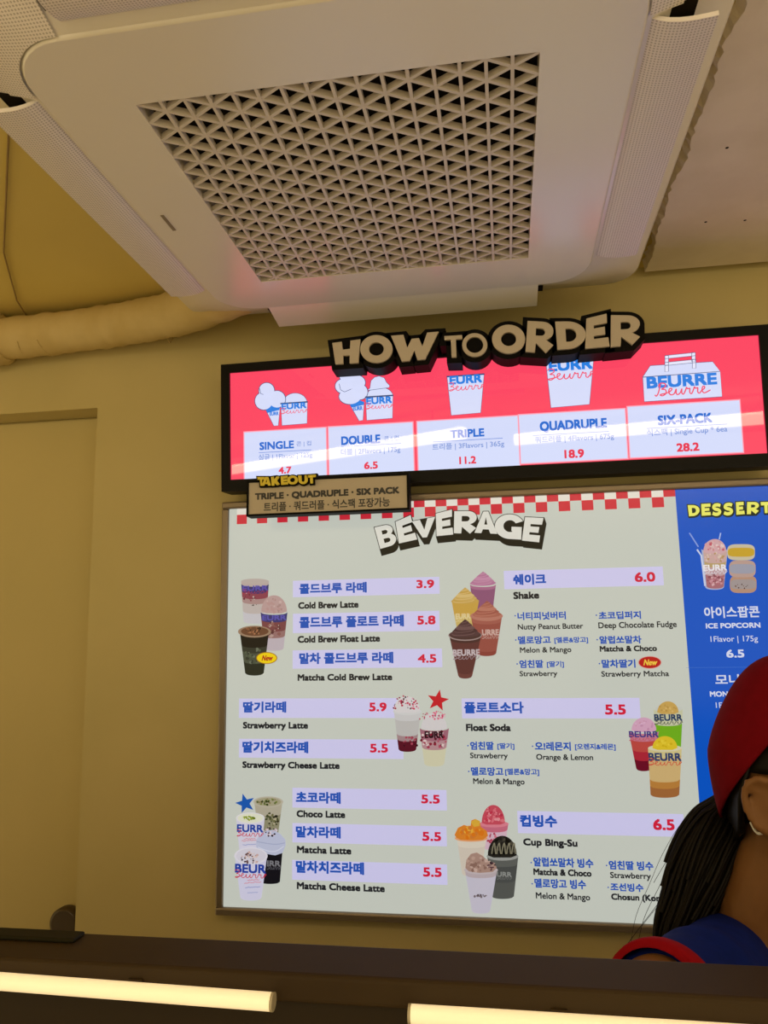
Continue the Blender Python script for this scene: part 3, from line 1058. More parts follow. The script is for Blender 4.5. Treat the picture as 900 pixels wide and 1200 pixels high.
def logo(mb, box, h, hs_, lay, s='EURR', sc=True):
    text(mb, pb, s, box, pm(h), lay, .05)
    if sc:
        hgt = box[3] - box[1]
        script(mb, pb, (box[0], box[1] + hgt * .72, box[2], box[3] + hgt * .55), pm(hs_), lay + 1, .1, (.1, .95))


def pic(mb, name='drink_picture', par=None, label=None):
    return tag(mb.build(name, par or panel), label)


def small_lines(mb, F, rows, lay=6):
    """small print too fine to read: wavering strokes"""
    for x0, y0, x1, y1, h in rows:
        pts = [(x0 + (x1 - x0) * i / 24, (y0 + y1) / 2 - (x0 + (x1 - x0) * i / 24 - x0) * .06 + random.uniform(-.4, .4) * (y1 - y0)) for i in range(25)]
        ribbon(mb, pb, [pb.uv(*F(*p)) for p in pts], .0011, pm(h), lay)


# cold brew group
D1 = A((275, 670), 9.2308)
mb = MB(); a = D1(70, 95, 372, 545)
cup_body(mb, a[0], a[1], a[2], a[3], 3, [(0, .1, '#b9aaa6'), (.09, .27, '#3a3570'), (.26, .4, '#8c4050'), (.39, .52, '#a98a88'), (.51, .75, '#bdb3b0'), (.74, .98, '#c6c4cc')], 2)
rim(mb, a[0], a[2], a[1] + 1, 3.2, '#b9ada8', 2.4)
bits(mb, *D1(170, 270), 8, 5, 14, ['#8a3a48', '#6a2c38', '#c9b4b0'], .8, 1.8, 2.6)
bits(mb, *D1(220, 360), 4, 1, 4, ['#504040'], .5, 1.2, 2.6)
logo(mb, D1(85, 150, 362, 205), '#5a4fae', '#a8304a', 3)
pic(mb, label='iced coffee with milk layers in clear cup')
mb = MB(); a = D1(282, 440, 572, 830)
dome(mb, *D1(428, 430), 15, 19, '#b99c9a', 3.5)
bits(mb, *D1(428, 370), 12, 9, 26, ['#c9b0ae', '#a88886', '#b79492'], 1, 2.4, 3.7)
cup_body(mb, a[0], a[1], a[2], a[3], 4.5, [(0, .22, '#3b3672'), (.21, .48, '#7a4446'), (.47, .66, '#96706e'), (.65, 1, '#bdb2bc')], 3.6)
bits(mb, *D1(430, 620), 9, 9, 22, ['#5c3434', '#8a5a54', '#b49890'], 1, 2.6, 3.9)
logo(mb, D1(300, 470, 560, 525), '#5a54b0', '#5a2c40', 4.4, sc=False)
pic(mb, label='iced coffee topped with a pale ice cream float')
mb = MB(); a = D1(60, 660, 372, 1095)
cup_body(mb, a[0], a[1], a[2], a[3], 6, [(0, .32, '#17110c'), (.31, .46, '#33352a'), (.45, .72, '#4a5040'), (.71, 1, '#23271c')], 5)
rim(mb, *[D1(38, 0)[0], D1(396, 0)[0]], D1(0, 648)[1], 7, '#9b8068', 5.4)
rim(mb, *[D1(70, 0)[0], D1(370, 0)[0]], D1(0, 645)[1], 5.4, '#6b4630', 5.6)
bits(mb, *D1(220, 640), 13, 4, 26, ['#3a2418', '#a5714e', '#8a5a3c'], .8, 2, 5.8)
bits(mb, *D1(215, 900), 11, 10, 26, ['#6b7260', '#30352a', '#566048'], 1, 2.4, 5.4)
pic(mb, label='dark layered matcha coffee cup')
mb = MB(); cx, cy = D1(350, 933)
poly2(mb, pb, ellpts(cx, cy, 12.4, 7, 28), pm('#a8761a'), 8)
poly2(mb, pb, ellpts(cx, cy, 11.4, 6.1, 28), pm('#f0d20e'), 8.5)
u0, v0 = pb.uv(cx - 6, cy + 3.2); u1, v1 = pb.uv(cx + 6.5, cy - 3.4)
text_uv(mb, pb, 'New', (u0, v0, u1, v1), pm('#b02818'), 9, .04, True, .25)
pic(mb, 'new_badge', label='yellow oval badge')

# strawberry group
D2 = A((455, 800), 11.25)
mb = MB(); a = D2(75, 380, 430, 880)
cup_body(mb, a[0], a[1], a[2], a[3], 5.5, [(0, .2, '#c9c9cb'), (.19, .6, '#bdbcbb'), (.59, .74, '#a4888c'), (.73, 1, '#5b1626')], 2)
rim(mb, a[0] - 1, a[2] + 1, a[1], 4, '#cfd0d2', 2.4)
dome(mb, *D2(245, 370), 15.5, 17, '#d6d3d6', 2.6)
bits(mb, *D2(235, 350), 16, 17, 60, ['#b02448', '#d05a78', '#8a1a34', '#d8a0b0', '#c23a5c', '#4a3038'], .6, 1.5, 3, True)
bits(mb, *D2(285, 780), 11, 6, 18, ['#8a2a3c', '#3c0c18', '#a8485c'], .8, 2, 3)
pic(mb, label='strawberry latte with pink sprinkles')
mb = MB(); a = D2(415, 600, 800, 1070)
cup_body(mb, a[0], a[1], a[2], a[3], 5.5, [(0, .3, '#a06878'), (.29, .55, '#b58c92'), (.54, 1, '#cfcdb0')], 4)
dome(mb, *D2(605, 600), 15, 18, '#d3cfd2', 4.4)
bits(mb, *D2(605, 480), 17, 10, 44, ['#c02c54', '#d86a88', '#a83a58', '#d9b2bd'], .6, 1.5, 4.6, True)
bits(mb, *D2(600, 740), 15, 11, 50, ['#8a2238', '#b04a62', '#5a1424', '#dcc8c6', '#a03850'], .8, 2.4, 4.6)
logo(mb, D2(480, 640, 730, 730), '#2a1418', '#cfc8c4', 5.4, 'EURR', False)
pic(mb, label='strawberry cheese latte in clear cup with white cream')


def star(mb, cx, cy, r, rot, h, lay):
    poly2(mb, pb, [(cx + (r if i % 2 == 0 else r * .42) * math.cos(math.radians(rot + 36 * i)), cy + (r if i % 2 == 0 else r * .42) * math.sin(math.radians(rot + 36 * i))) for i in range(10)], pm(h), lay)


mb = MB(); star(mb, *D2(655, 235), 13.2, -80, '#c4202c', 6); pic(mb, 'star_mark', label='red star')
D3 = A((270, 925), 8.8889)
mb = MB(); star(mb, *D3(158, 145), 12, -105, '#1f5ab4', 6); pic(mb, 'star_mark', label='blue star')

# choco and matcha group
mb = MB(); a = D3(252, 150, 540, 460)
cup_body(mb, a[0], a[1], a[2], a[3] + 6, 5.5, [(0, .3, '#b1ab98'), (.29, 1, '#8f8c72')], 2)
rim(mb, D3(240, 0)[0], D3(552, 0)[0], D3(0, 130)[1], 6.4, '#b9b3a2', 2.4)
rim(mb, D3(262, 0)[0], D3(530, 0)[0], D3(0, 130)[1], 5, '#a5a084', 2.6)
bits(mb, *D3(390, 130), 12, 3.6, 30, ['#5c6a30', '#3c4420', '#7a8440', '#8a7c54'], .8, 1.8, 2.8)
bits(mb, *D3(430, 310), 8, 10, 40, ['#4a4e30', '#2e2c1c', '#b4ac90', '#6c6c48'], .8, 2.2, 2.8)
pic(mb, label='matcha choco cup with green powder')
mb = MB(); a = D3(60, 290, 360, 600)
cup_body(mb, a[0], a[1], a[2], a[3] + 4, 4, [(0, 1, '#d3d1e4')], 4)
rim(mb, a[0], a[2], D3(0, 298)[1], 6.6, '#dedde0', 4.4)
rim(mb, a[0] + 2, a[2] - 2, D3(0, 298)[1], 5.4, '#dfe2cc', 4.6)
bits(mb, *D3(200, 295), 7.5, 2.4, 30, ['#8fa028', '#a9b848', '#6c7c1c'], .6, 1.6, 4.8)
logo(mb, D3(70, 365, 345, 445), '#2b48a4', '#c83850', 5.4)
small_lines(mb, D3, ((140, 508, 262, 526, '#d0707c'), (120, 528, 280, 544, '#d0707c'), (130, 570, 268, 586, '#8090c8')))
pic(mb, label='white paper cup with green topping')
mb = MB(); a = D3(340, 640, 545, 960)
cup_body(mb, a[0] - 6, a[1], a[2], a[3], 3, [(0, 1, '#17151a')], 6)
poly2(mb, pb, [D3(*p) for p in [(270, 590), (275, 520), (310, 470), (370, 430), (450, 420), (520, 460), (575, 520), (578, 580), (545, 660), (470, 685), (380, 670), (300, 640)]], pm('#bcc2dc'), 6.5)
ribbon(mb, pb, [pb.uv(*D3(*p)) for p in catmull([(275, 540), (380, 560), (480, 570), (570, 555)], 4)], .002, pm('#a6aecd'), 6.8)
ribbon(mb, pb, [pb.uv(*D3(*p)) for p in catmull([(290, 600), (400, 640), (480, 640), (560, 590)], 4)], .002, pm('#d2d6ea'), 6.8)
bits(mb, *D3(410, 440), 9, 5, 26, ['#2c2228', '#cfb8c4', '#54424c', '#d8ccd8'], .8, 1.8, 7)
logo(mb, D3(385, 740, 525, 800), '#7a7a80', '#55555c', 7.2, 'IRR')
pic(mb, label='black cup under a swirl of pale cream')
mb = MB(); a = D3(50, 690, 385, 1125)
cup_body(mb, a[0], a[1], a[2], a[3], 6.5, [(0, 1, '#d0cfe8')], 8)
rim(mb, a[0] - .8, a[2] + .8, D3(0, 690)[1], 10, '#dcdae6', 8.4)
rim(mb, a[0] + 1.5, a[2] - 1.5, D3(0, 690)[1], 8.6, '#d3d0de', 8.5)
bits(mb, *D3(215, 710), 11, 6.5, 40, ['#2e2226', '#c9a8a4', '#d8c4c0', '#6b4c4c'], .8, 1.9, 8.7)
logo(mb, D3(52, 775, 375, 868), '#2742a4', '#c8344e', 9.4, 'BEUR')
small_lines(mb, D3, ((180, 936, 305, 950, '#d4616e'), (150, 962, 325, 980, '#d4616e'), (160, 1012, 315, 1028, '#6a7cc0'), (185, 1068, 290, 1080, '#8a94c8')), 10)
pic(mb, label='large white paper cup with chocolate crumbs')

# shake group
D4 = A((510, 660), 8.5714)
mb = MB(); a = D4(350, 215, 610, 560)
cup_body(mb, a[0], a[1], a[2], a[3], 5, [(0, .1, '#a86a8c'), (.09, .9, '#8e5678')], 2)
swirl(mb, D4(480, 0)[0], D4(0, 205)[1], D4(0, 90)[1], 15.6, ['#b4769a', '#b8809f', '#c48cac'], 2.6)
pic(mb, label='mauve pink shake')
mb = MB(); a = D4(165, 380, 440, 700)
cup_body(mb, a[0], a[1], a[2], a[3], 7, [(0, .42, '#c6a048'), (.41, 1, '#c8b068')], 3)
swirl(mb, D4(300, 0)[0], D4(0, 385)[1], D4(0, 250)[1], 16.6, ['#c4a050', '#c9a860', '#d4b878'], 3.6)
logo(mb, D4(205, 505, 355, 560), '#dccb98', '#d8c48c', 4.4)
pic(mb, label='yellow shake')
mb = MB(); a = D4(360, 530, 672, 905)
cup_body(mb, a[0], a[1], a[2], a[3], 7, [(0, .16, '#a25c50'), (.15, .9, '#964e44'), (.89, 1, '#8a4038')], 5)
rim(mb, D4(352, 0)[0], D4(680, 0)[0], D4(0, 530)[1], 6, '#b57868', 5.4)
swirl(mb, D4(520, 0)[0], D4(0, 520)[1], D4(0, 385)[1], 17.2, ['#a86454', '#a05a4c', '#b87866'], 5.6)
logo(mb, D4(470, 665, 640, 725), '#c9a8a0', '#b89088', 6.4, 'URRE')
pic(mb, label='reddish brown shake')
mb = MB(); a = D4(142, 730, 462, 1130)
cup_body(mb, a[0], a[1], a[2], a[3], 10.5, [(0, .12, '#4a2c2a'), (.11, .9, '#5e3230'), (.89, 1, '#6c3c38')], 7)
rim(mb, D4(132, 0)[0], D4(470, 0)[0], D4(0, 725)[1], 6.4, '#a08a88', 7.4)
rim(mb, D4(140, 0)[0], D4(462, 0)[0], D4(0, 720)[1], 5.6, '#4c3230', 7.5)
swirl(mb, D4(300, 0)[0], D4(0, 715)[1], D4(0, 570)[1], 18, ['#54383a', '#4c3032', '#6c4e4e'], 7.6)
logo(mb, D4(178, 865, 448, 930), '#c0b2b8', '#a08c94', 8.4, 'BEURRE')
pic(mb, label='dark chocolate shake in front')
mb = MB(); cx, cy = C6(780, 640)
poly2(mb, pb, ellpts(cx, cy, 13.6, 7.4, 28), pm('#d9948c'), 5)
poly2(mb, pb, ellpts(cx, cy, 12.8, 6.7, 28), pm('#b8201e'), 5.5)
u0, v0 = pb.uv(cx - 7.5, cy + 3.4); u1, v1 = pb.uv(cx + 7.5, cy - 3.6)
text_uv(mb, pb, 'New', (u0, v0, u1, v1), pm('#f0c848'), 6, .04, True, .25)
pic(mb, 'new_badge', label='red oval badge')

# float soda group
D5 = A((730, 815), 9.6)
mb = MB(); a = D5(345, 150, 672, 580)
cup_body(mb, a[0], a[1], a[2], a[3], 2, [(0, .4, '#c6c8a8'), (.38, 1, '#70b020')], 2)
rim(mb, a[0], a[2], a[1], 4, '#c6cbc4', 2.3)
dome(mb, *D5(505, 190), 12.5, 13, '#c8a458', 2.6)
bits(mb, *D5(505, 140), 10, 5, 14, ['#b8924a', '#d4b46c'], 1, 2, 2.9)
logo(mb, D5(350, 210, 668, 285), '#263c60', '#4a5040', 3.4, 'BEURR')
pic(mb, label='lime green float soda')
mb = MB(); a = D5(62, 400, 405, 820)
cup_body(mb, a[0], a[1], a[2], a[3], 9, [(0, .22, '#c47a90'), (.21, .5, '#bc4a44'), (.49, .74, '#ac2838'), (.73, 1, '#6c1026')], 4)
dome(mb, *D5(235, 390), 14.5, 15, '#d2a4c0', 4.4)
bits(mb, *D5(235, 330), 11, 6, 14, ['#d8b0cc', '#c490b0', '#cc98b0'], 1, 2.2, 4.7)
logo(mb, D5(66, 400, 400, 470), '#4a3e84', '#c05868', 5.4, 'BEURR')
pic(mb, label='pink and red float soda')
mb = MB(); a = D5(280, 590, 660, 1115)
cup_body(mb, a[0], a[1], a[2], a[3], 3, [(0, .16, '#d0c48c'), (.15, .68, '#cdb078'), (.67, .82, '#b8803c'), (.81, 1, '#a06838')], 6)
rim(mb, a[0], a[2], a[1], 4, '#d4d0b4', 6.4)
dome(mb, *D5(470, 590), 14.6, 14, '#dcc02c', 6.6)
bits(mb, *D5(470, 540), 10, 5, 14, ['#e4cc3c', '#ccae1c'], 1, 2.2, 6.9)
logo(mb, D5(285, 645, 655, 735), '#33406a', '#cc4c3c', 7.4, 'BEURR')
pic(mb, label='golden orange float soda in front')

# bing-su group
D6 = A((525, 935), 8.5714)
mb = MB(); a = D6(320, 265, 605, 500)
cup_body(mb, a[0], a[1], a[2], a[3], 4, [(0, .25, '#c46a80'), (.24, 1, '#d2b4c4')], 2)
rim(mb, D6(312, 0)[0], D6(610, 0)[0], D6(0, 262)[1], 4, '#d88090', 2.3)
dome(mb, *D6(455, 250), 13.6, 21, '#c44c5c', 2.6)
bits(mb, *D6(455, 230), 12, 17, 50, ['#b43048', '#d8707c', '#c83c50', '#e09098'], 1, 2.4, 2.8, True)
bits(mb, *D6(450, 420), 6, 8, 20, ['#a83c54', '#c86c80'], 1, 2.2, 2.8)
pic(mb, label='strawberry shaved ice with red ice cream')
mb = MB(); a = D6(90, 410, 385, 760)
cup_body(mb, a[0], a[1], a[2], a[3], 6, [(0, .2, '#d8cfc0'), (.19, 1, '#d0c6b8')], 4)
rim(mb, D6(68, 0)[0], D6(398, 0)[0], D6(0, 405)[1], 4, '#e0a070', 4.3)
poly2(mb, pb, [D6(*p) for p in [(66, 370), (100, 300), (160, 270), (225, 290), (235, 225), (275, 210), (320, 230), (330, 290), (390, 330), (402, 380), (350, 420), (250, 425), (130, 420), (85, 400)]], pm('#d8822c'), 4.5)
bits(mb, *D6(235, 340), 14, 7, 26, ['#e0922c', '#d8761c', '#e4ac3c', '#cc7a34'], 2, 4, 4.7)
poly2(mb, pb, [D6(*p) for p in [(230, 240), (275, 212), (320, 230), (318, 280), (260, 290)]], pm('#d8aa3c'), 5.3)
pic(mb, label='orange mango shaved ice')
mb = MB(); a = D6(395, 590, 705, 985)
cup_body(mb, a[0], a[1], a[2], a[3], 5, [(0, .2, '#5e605c'), (.19, .6, '#4c4e4c'), (.59, 1, '#565854')], 6)
rim(mb, D6(388, 0)[0], D6(708, 0)[0], D6(0, 585)[1], 5, '#9a9c98', 6.3)
dome(mb, *D6(545, 575), 17, 23, '#23211c', 6.6)
bits(mb, *D6(545, 560), 16, 20, 60, ['#16140f', '#33302a', '#0f0e0a', '#4a463a'], 1, 2.6, 6.8, True)
for k in range(5):
    x = 440 + k * 50
    ribbon(mb, pb, [pb.uv(*D6(*p)) for p in catmull([(x, 560), (x + 8, 500), (x + 26, 450), (x + 34, 520), (x + 40, 560)], 4)], .0022, pm('#85806a'), 7.4)
logo(mb, D6(490, 740, 640, 790), '#8c8f8c', '#6c6e6c', 7.4, 'URR')
pic(mb, label='dark grey cookie shaved ice')
mb = MB(); a = D6(172, 730, 492, 1130)
cup_body(mb, a[0], a[1], a[2], a[3], 8, [(0, .12, '#b8aab0'), (.11, 1, '#c6c2d2')], 8)
rim(mb, D6(162, 0)[0], D6(502, 0)[0], D6(0, 722)[1], 5, '#c0b4b8', 8.3)
poly2(mb, pb, [D6(*p) for p in [(175, 700), (185, 620), (230, 560), (290, 545), (350, 580), (400, 630), (470, 650), (490, 700), (450, 740), (320, 750), (210, 735)]], pm('#a8897c'), 8.6)
bits(mb, *D6(310, 660), 15, 9, 26, ['#b89a8c', '#96766a', '#c4a89c', '#8a6a5e'], 1.4, 3, 8.8)
bits(mb, *D6(430, 680), 6, 5, 14, ['#3c2a30', '#5a3a40'], 1, 2, 9)
bits(mb, *D6(320, 980), 8, 2, 14, ['#584c50', '#786c70'], .8, 1.8, 9)
pic(mb, label='white cup of shaved ice with brown ice cream and beans')

# dessert panel
D7 = A((720, 560), 4.0)
D8 = A((800, 580), 9.0)
dy, dk, dwh = lit('#dedf66', .9), lit('#10281e', .6), lit('#cfd6ee', .85)
mb = MB()
des = [('D', (52, 108, 178, 106, 176, 218, 66, 226)), ('E', (194, 96, 292, 90, 296, 214, 200, 220)), ('S', (300, 88, 410, 84, 416, 220, 305, 226)), ('S', (420, 84, 535, 78, 540, 214, 425, 222)), ('E', (560, 78, 640, 72, 654, 202, 566, 210)),
       ('R', (676, 76, 808, 74, 800, 200, 676, 204)), ('T', (820, 76, 930, 72, 925, 190, 835, 194))]
for i, (ch, q) in enumerate(des):
    o_, h_, pcs = letter_loops(pb, ch, Q(D8, *q))
    for p in pcs:
        polyuv(mb, pb, [grow(p, .0022)], dk, 2 + i * .02)
        polyuv(mb, pb, [[(a_[0] + .0012, a_[1] - .0018) for a_ in grow(p, .0022)]], dk, 1.8 + i * .02)
    polyuv(mb, pb, [o_], dk, 2.4)
    polyuv(mb, pb, [o_] + h_, dy, 3 + i * .03)
mb.build('dessert_heading', dpanel)
mb = MB(); a = D8(215, 590, 475, 975)
cup_body(mb, a[0] - 2, a[1] - 2, a[2], a[3], 4.5, [(0, 1, '#a8b4d8')], 2)
cup_body(mb, a[0], a[1], a[2] - .8, a[3] - 1, 4, [(0, .3, '#c8a8a4'), (.29, .42, '#b8a070'), (.41, .66, '#c0a0a8'), (.65, 1, '#a86c78')], 2.5)
dome(mb, *D8(338, 600), 13.5, 15, '#cfa8b0', 2.9)
bits(mb, *D8(338, 580), 13, 11, 40, ['#c25a6c', '#d8b8b8', '#e0c8c8', '#c88890', '#d4a0a8'], 1, 2.2, 3.1, True)
bits(mb, *D8(335, 660), 12, 6, 30, ['#d8c4b8', '#b89468', '#cfa8a8'], 1, 2, 3.1)
bits(mb, *D8(345, 890), 11, 7, 40, ['#8a4a58', '#c8909c', '#b46c7c', '#d8b0b8'], 1, 2.2, 3.1)
ribbon(mb, pb, [pb.uv(*D8(*p)) for p in [(70, 400), (165, 548)]], .0028, pm('#88a0e0'), 2)
ribbon(mb, pb, [pb.uv(*D8(*p)) for p in [(150, 575), (195, 640), (235, 960)]], .0035, pm('#c8d4f0'), 3.4)
ribbon(mb, pb, [pb.uv(*D8(*p)) for p in [(400, 400), (385, 470)]], .0026, pm('#a8bcec'), 2)
logo(mb, D8(215, 735, 465, 800), '#e8e6ee', '#d8d4e0', 4, 'EURR')
mb.build('popcorn_cup_picture', dpanel)
mb = MB()
for (x0_, y0_, x1_, y1_, h1, h2) in ((495, 850, 778, 1035, '#b4907c', '#a09698'), (488, 690, 768, 870, '#b89c94', '#9c9eb0'), (468, 520, 760, 690, '#c8c0a8', '#c8a430')):
    q = D8(x0_, y0_, x1_, y1_); cxm, cym = (q[0] + q[2]) / 2, (q[1] + q[3]) / 2; hw, hh = (q[2] - q[0]) / 2, (q[3] - q[1]) / 2
    sq = lambda k, l: [(cxm + hw * k * math.copysign(abs(math.cos(t)) ** .5, math.cos(t)), cym + hh * l * math.copysign(abs(math.sin(t)) ** .6, math.sin(t))) for t in [2 * PI * i / 32 for i in range(32)]]
    poly2(mb, pb, sq(1, 1), pm(h1), 4 + y0_ * -.001 + 1)
    poly2(mb, pb, sq(.96, .56), pm(h2), 4.3 + y0_ * -.001 + 1)
bits(mb, *D8(640, 960), 10, 3, 8, ['#4a2c28', '#74584c'], .6, 1.4, 6)
mb.build('ice_sandwich_picture', dpanel)
mb = MB()
text(mb, pb, '아이스팝콘', D7(420, 602, 680, 656), dwh, 2, .025)
text(mb, pb, 'ICE POPCORN', D7(428, 680, 684, 704), dwh, 2, .05)
text(mb, pb, '1Flavor | 175g', D7(450, 741, 672, 767), dwh, 2, .008)
text(mb, pb, '6.5', D7(524, 805, 608, 842), dwh, 2, .045)
rect(mb, pb, *D7(335, 886, 1000, 887.2), lit('#4a7fd0'), 1)
text(mb, pb, '모나카롱', D7(472, 920, 720, 970), dwh, 2, .025)
text(mb, pb, 'MONACARON', D7(447, 1000, 690, 1025), dwh, 2, .05)
text(mb, pb, '1Flavor | 90g', D7(475, 1052, 680, 1078), dwh, 2, .008)
mb.build('dessert_lettering', dpanel)
mb = MB()
bits(mb, 838, 886, 6, 6, 14, ['#d8a898', '#c88c80', '#e0c4b4'], 2, 4, 2)
mb.build('snack_picture', dpanel)

# =====================================================================================
# WORKER AT THE COUNTER
# =====================================================================================
skin_m = noise_colour(mat('skin', (.2, .09, .03), .55, 0, .3), (.19, .085, .028), (.21, .095, .033), 30.0)
hair_m = mat('black_hair', (.005, .0035, .0025), .5, 0, .15)
cap_m = noise_colour(mat('dark_red_cap_cloth', (.15, .001, .006), .9, 0, .1), (.14, .001, .005), (.16, .0015, .007), 90.0, 3, .1)
shirt_m = noise_colour(mat('navy_blue_shirt_cloth', (.004, .014, .17), .85, 0, .1), (.0035, .013, .155), (.0045, .016, .19), 60.0, 3, .1)
trim_red = mat('red_sleeve_trim_cloth', (.3, .003, .01), .8, 0, .1)
mask_m = mat('white_mask_cloth', (.7, .7, .7), .7)
trouser_m = mat('dark_trouser_cloth', (.02, .02, .025), .8)
shoe_m = mat('black_shoe_leather', (.015, .014, .013), .5)

hf = V((.766, -.643, 0)); hr = V((-.643, -.766, 0)); hu = V((0, 0, 1))
EAR = at(896, 944, .93)
SK = EAR - hr * .070 + hu * .034 + hf * .012
hd_ = lambda f, r, u: SK + hf * f + hr * r + hu * u
NK = at(903, 1088, 1.0)                  # base of the neck
SR = NK + hr * .16 + V((0, 0, -.020))
SL = NK - hr * .165 + V((0, 0, -.05))
CF_ = at(776, 1180, .80)                # end of the right sleeve
ER = at(748, 1290, .80)
PEL = V((NK.x + .06, NK.y + .05, .90))
CH = NK + V((.02, .0, -.17))
ax_head = (hf, hr, hu)


def remeshed(mb, name, parent, voxel, mat_, smooth=2):
    o = mb.build(name, parent)
    md = o.modifiers.new('remesh', 'REMESH'); md.mode = 'VOXEL'; md.voxel_size = voxel; md.use_smooth_shade = True
    sm = o.modifiers.new('smooth', 'SMOOTH'); sm.iterations = smooth; sm.factor = .5
    dg = bpy.context.evaluated_depsgraph_get()
    me = bpy.data.meshes.new_from_object(o.evaluated_get(dg))
    o.modifiers.clear()
    old = o.data; o.data = me; bpy.data.meshes.remove(old); me.name = name
    me.materials.clear(); me.materials.append(mat_)
    me.polygons.foreach_set('material_index', [0] * len(me.polygons))
    return o


def limb(mb, pts, rads, n=16):
    mb.tube(pts, rads, skin_m, n)
    for p, r in zip(pts, rads):
        mb.ell(p, (r, r, r), skin_m, 16, 10)


def hand(mb, wr, d, side):
    """palm, four unequal bent fingers and a side thumb"""
    d = d.normalized(); side = (side - d * side.dot(d)).normalized(); up = side.cross(d)
    limb(mb, [wr, wr + d * .05], [.026, .032])
    mb.ell(wr + d * .055, (.045, .038, .016), skin_m, 16, 10, (d, side, up))
    for k, (o_, L_) in enumerate(((-.03, .068), (-.01, .078), (.01, .074), (.03, .058))):
        b = wr + d * .085 + side * o_
        limb(mb, [b, b + d * L_ * .45 - up * .006, b + d * L_ * .78 - up * .022, b + d * L_ * .92 - up * .042], [.0095, .009, .0085, .0075], 10)
    b = wr + d * .03 - side * .03
    limb(mb, [b, b + d * .03 - side * .022 - up * .01, b + d * .055 - side * .026 - up * .022], [.012, .0105, .009], 10)


mb = MB()
# head: cranium, jaw, nose, lips, brow
mb.ell(SK, (.090, .070, .098), skin_m, 28, 20, ax_head)
mb.ell(hd_(.028, 0, -.07), (.062, .055, .066), skin_m, 24, 16, ax_head)
mb.ell(hd_(.062, 0, -.112), (.022, .026, .02), skin_m, 14, 10, ax_head)
limb(mb, [hd_(.088, 0, -.02), hd_(.104, 0, -.052)], [.008, .013])
mb.ell(hd_(.086, 0, -.086), (.012, .024, .008), skin_m, 14, 8, ax_head)
mb.ell(hd_(.084, .03, -.012), (.01, .022, .008), skin_m, 14, 8, ax_head); mb.ell(hd_(.084, -.03, -.012), (.01, .022, .008), skin_m, 14, 8, ax_head)
# neck and trapezius
limb(mb, [hd_(-.012, 0, -.06), hd_(-.02, 0, -.10), NK + V((0, 0, .02)), NK + V((0, 0, -.04))], [.054, .050, .054, .064], 20)
limb(mb, [NK + V((0, 0, -.03)), NK + hr * .09 + V((0, 0, -.05)), SR], [.045, .042, .045])
limb(mb, [NK + V((0, 0, -.03)), NK - hr * .09 + V((0, 0, -.05)), SL], [.045, .042, .045])
tors = [NK + V((0, 0, -.06)), CH, (CH + PEL) / 2, PEL]
for p, (a_, b_, c_) in zip(tors, ((.07, .12, .06), (.1, .15, .14), (.09, .125, .14), (.1, .15, .12))):
    mb.ell(p, (a_, b_, c_), skin_m, 24, 14, ax_head)
WR = ER + V((.17, .0, -.14)); hand(mb, WR, V((.8, .02, -.5)), V((.1, .9, 0)))
limb(mb, [SR, CF_, ER], [.05, .044, .038]); limb(mb, [ER, ER + (WR - ER) * .3, WR], [.038, .04, .026])
EL = SL + V((.05, .03, -.27)); WL = EL + V((.2, -.06, -.1))
limb(mb, [SL, SL + (EL - SL) * .5, EL], [.05, .044, .038]); limb(mb, [EL, EL + (WL - EL) * .3, WL], [.038, .04, .026]); hand(mb, WL, V((.9, -.3, -.3)), V((.1, -.9, 0)))
for s_ in (1, -1):
    hp = PEL + hr * .085 * s_ + V((0, 0, -.05)); kn = V((hp.x + .02, hp.y - .01, .48)); an = V((hp.x, hp.y, .09))
    limb(mb, [hp, (hp + kn) / 2, kn, kn + (an - kn) * .35, an], [.085, .075, .055, .056, .038])
    mb.ell(an + hf * .05 + V((0, 0, -.055)), (.11, .042, .035), skin_m, 18, 10, ax_head)
# ears: rim, inner fold, bowl wall and lobe
for s_ in (1, -1):
    e = lambda f, u, o=0: hd_(-.008 + f, s_ * (.070 + o), -.034 + u * .95)
    mb.tube([e(.012, -.004, .0), e(.016, .016, .004), e(.012, .029, .010), e(-.002, .033, .014), e(-.014, .026, .017), e(-.018, .010, .018), e(-.016, -.006, .017), e(-.010, -.020, .014), e(0, -.028, .010)], [.004, .004, .0042, .0045, .0045, .0043, .004, .0042, .005], skin_m, 10)
    mb.ell(e(.006, -.028, .006), (.009, .006, .009), skin_m, 14, 10, ax_head)
    mb.tube([e(.004, .020, .008), e(-.006, .016, .010), e(-.009, .004, .010), e(-.006, -.010, .009), e(.003, -.017, .008)], .0034, skin_m, 8)
    mb.tube([e(.014, .004, .005), e(.015, -.006, .007), e(.012, -.014, .006)], .0042, skin_m, 8)
    mb.ell(e(-.001, .004, .0015), (.0165, .0095, .0285), skin_m, 18, 12, ax_head)
person = remeshed(mb, 'person', None, .0042, skin_m, 2)
tag(person, 'worker in dark red cap and navy t-shirt with black ponytail behind the counter', 'person')

# eyes
for s_ in (1, -1):
    mb = MB()
    mb.ell(hd_(.082, .03 * s_, -.026), (.011, .013, .009), mat('eye_white', (.7, .68, .64), .3), 14, 10, ax_head)
    mb.ell(hd_(.0915, .03 * s_, -.026), (.0025, .005, .005), mat('dark_iris', (.02, .012, .008), .2), 12, 8, ax_head)
    mb.build('eye', person)

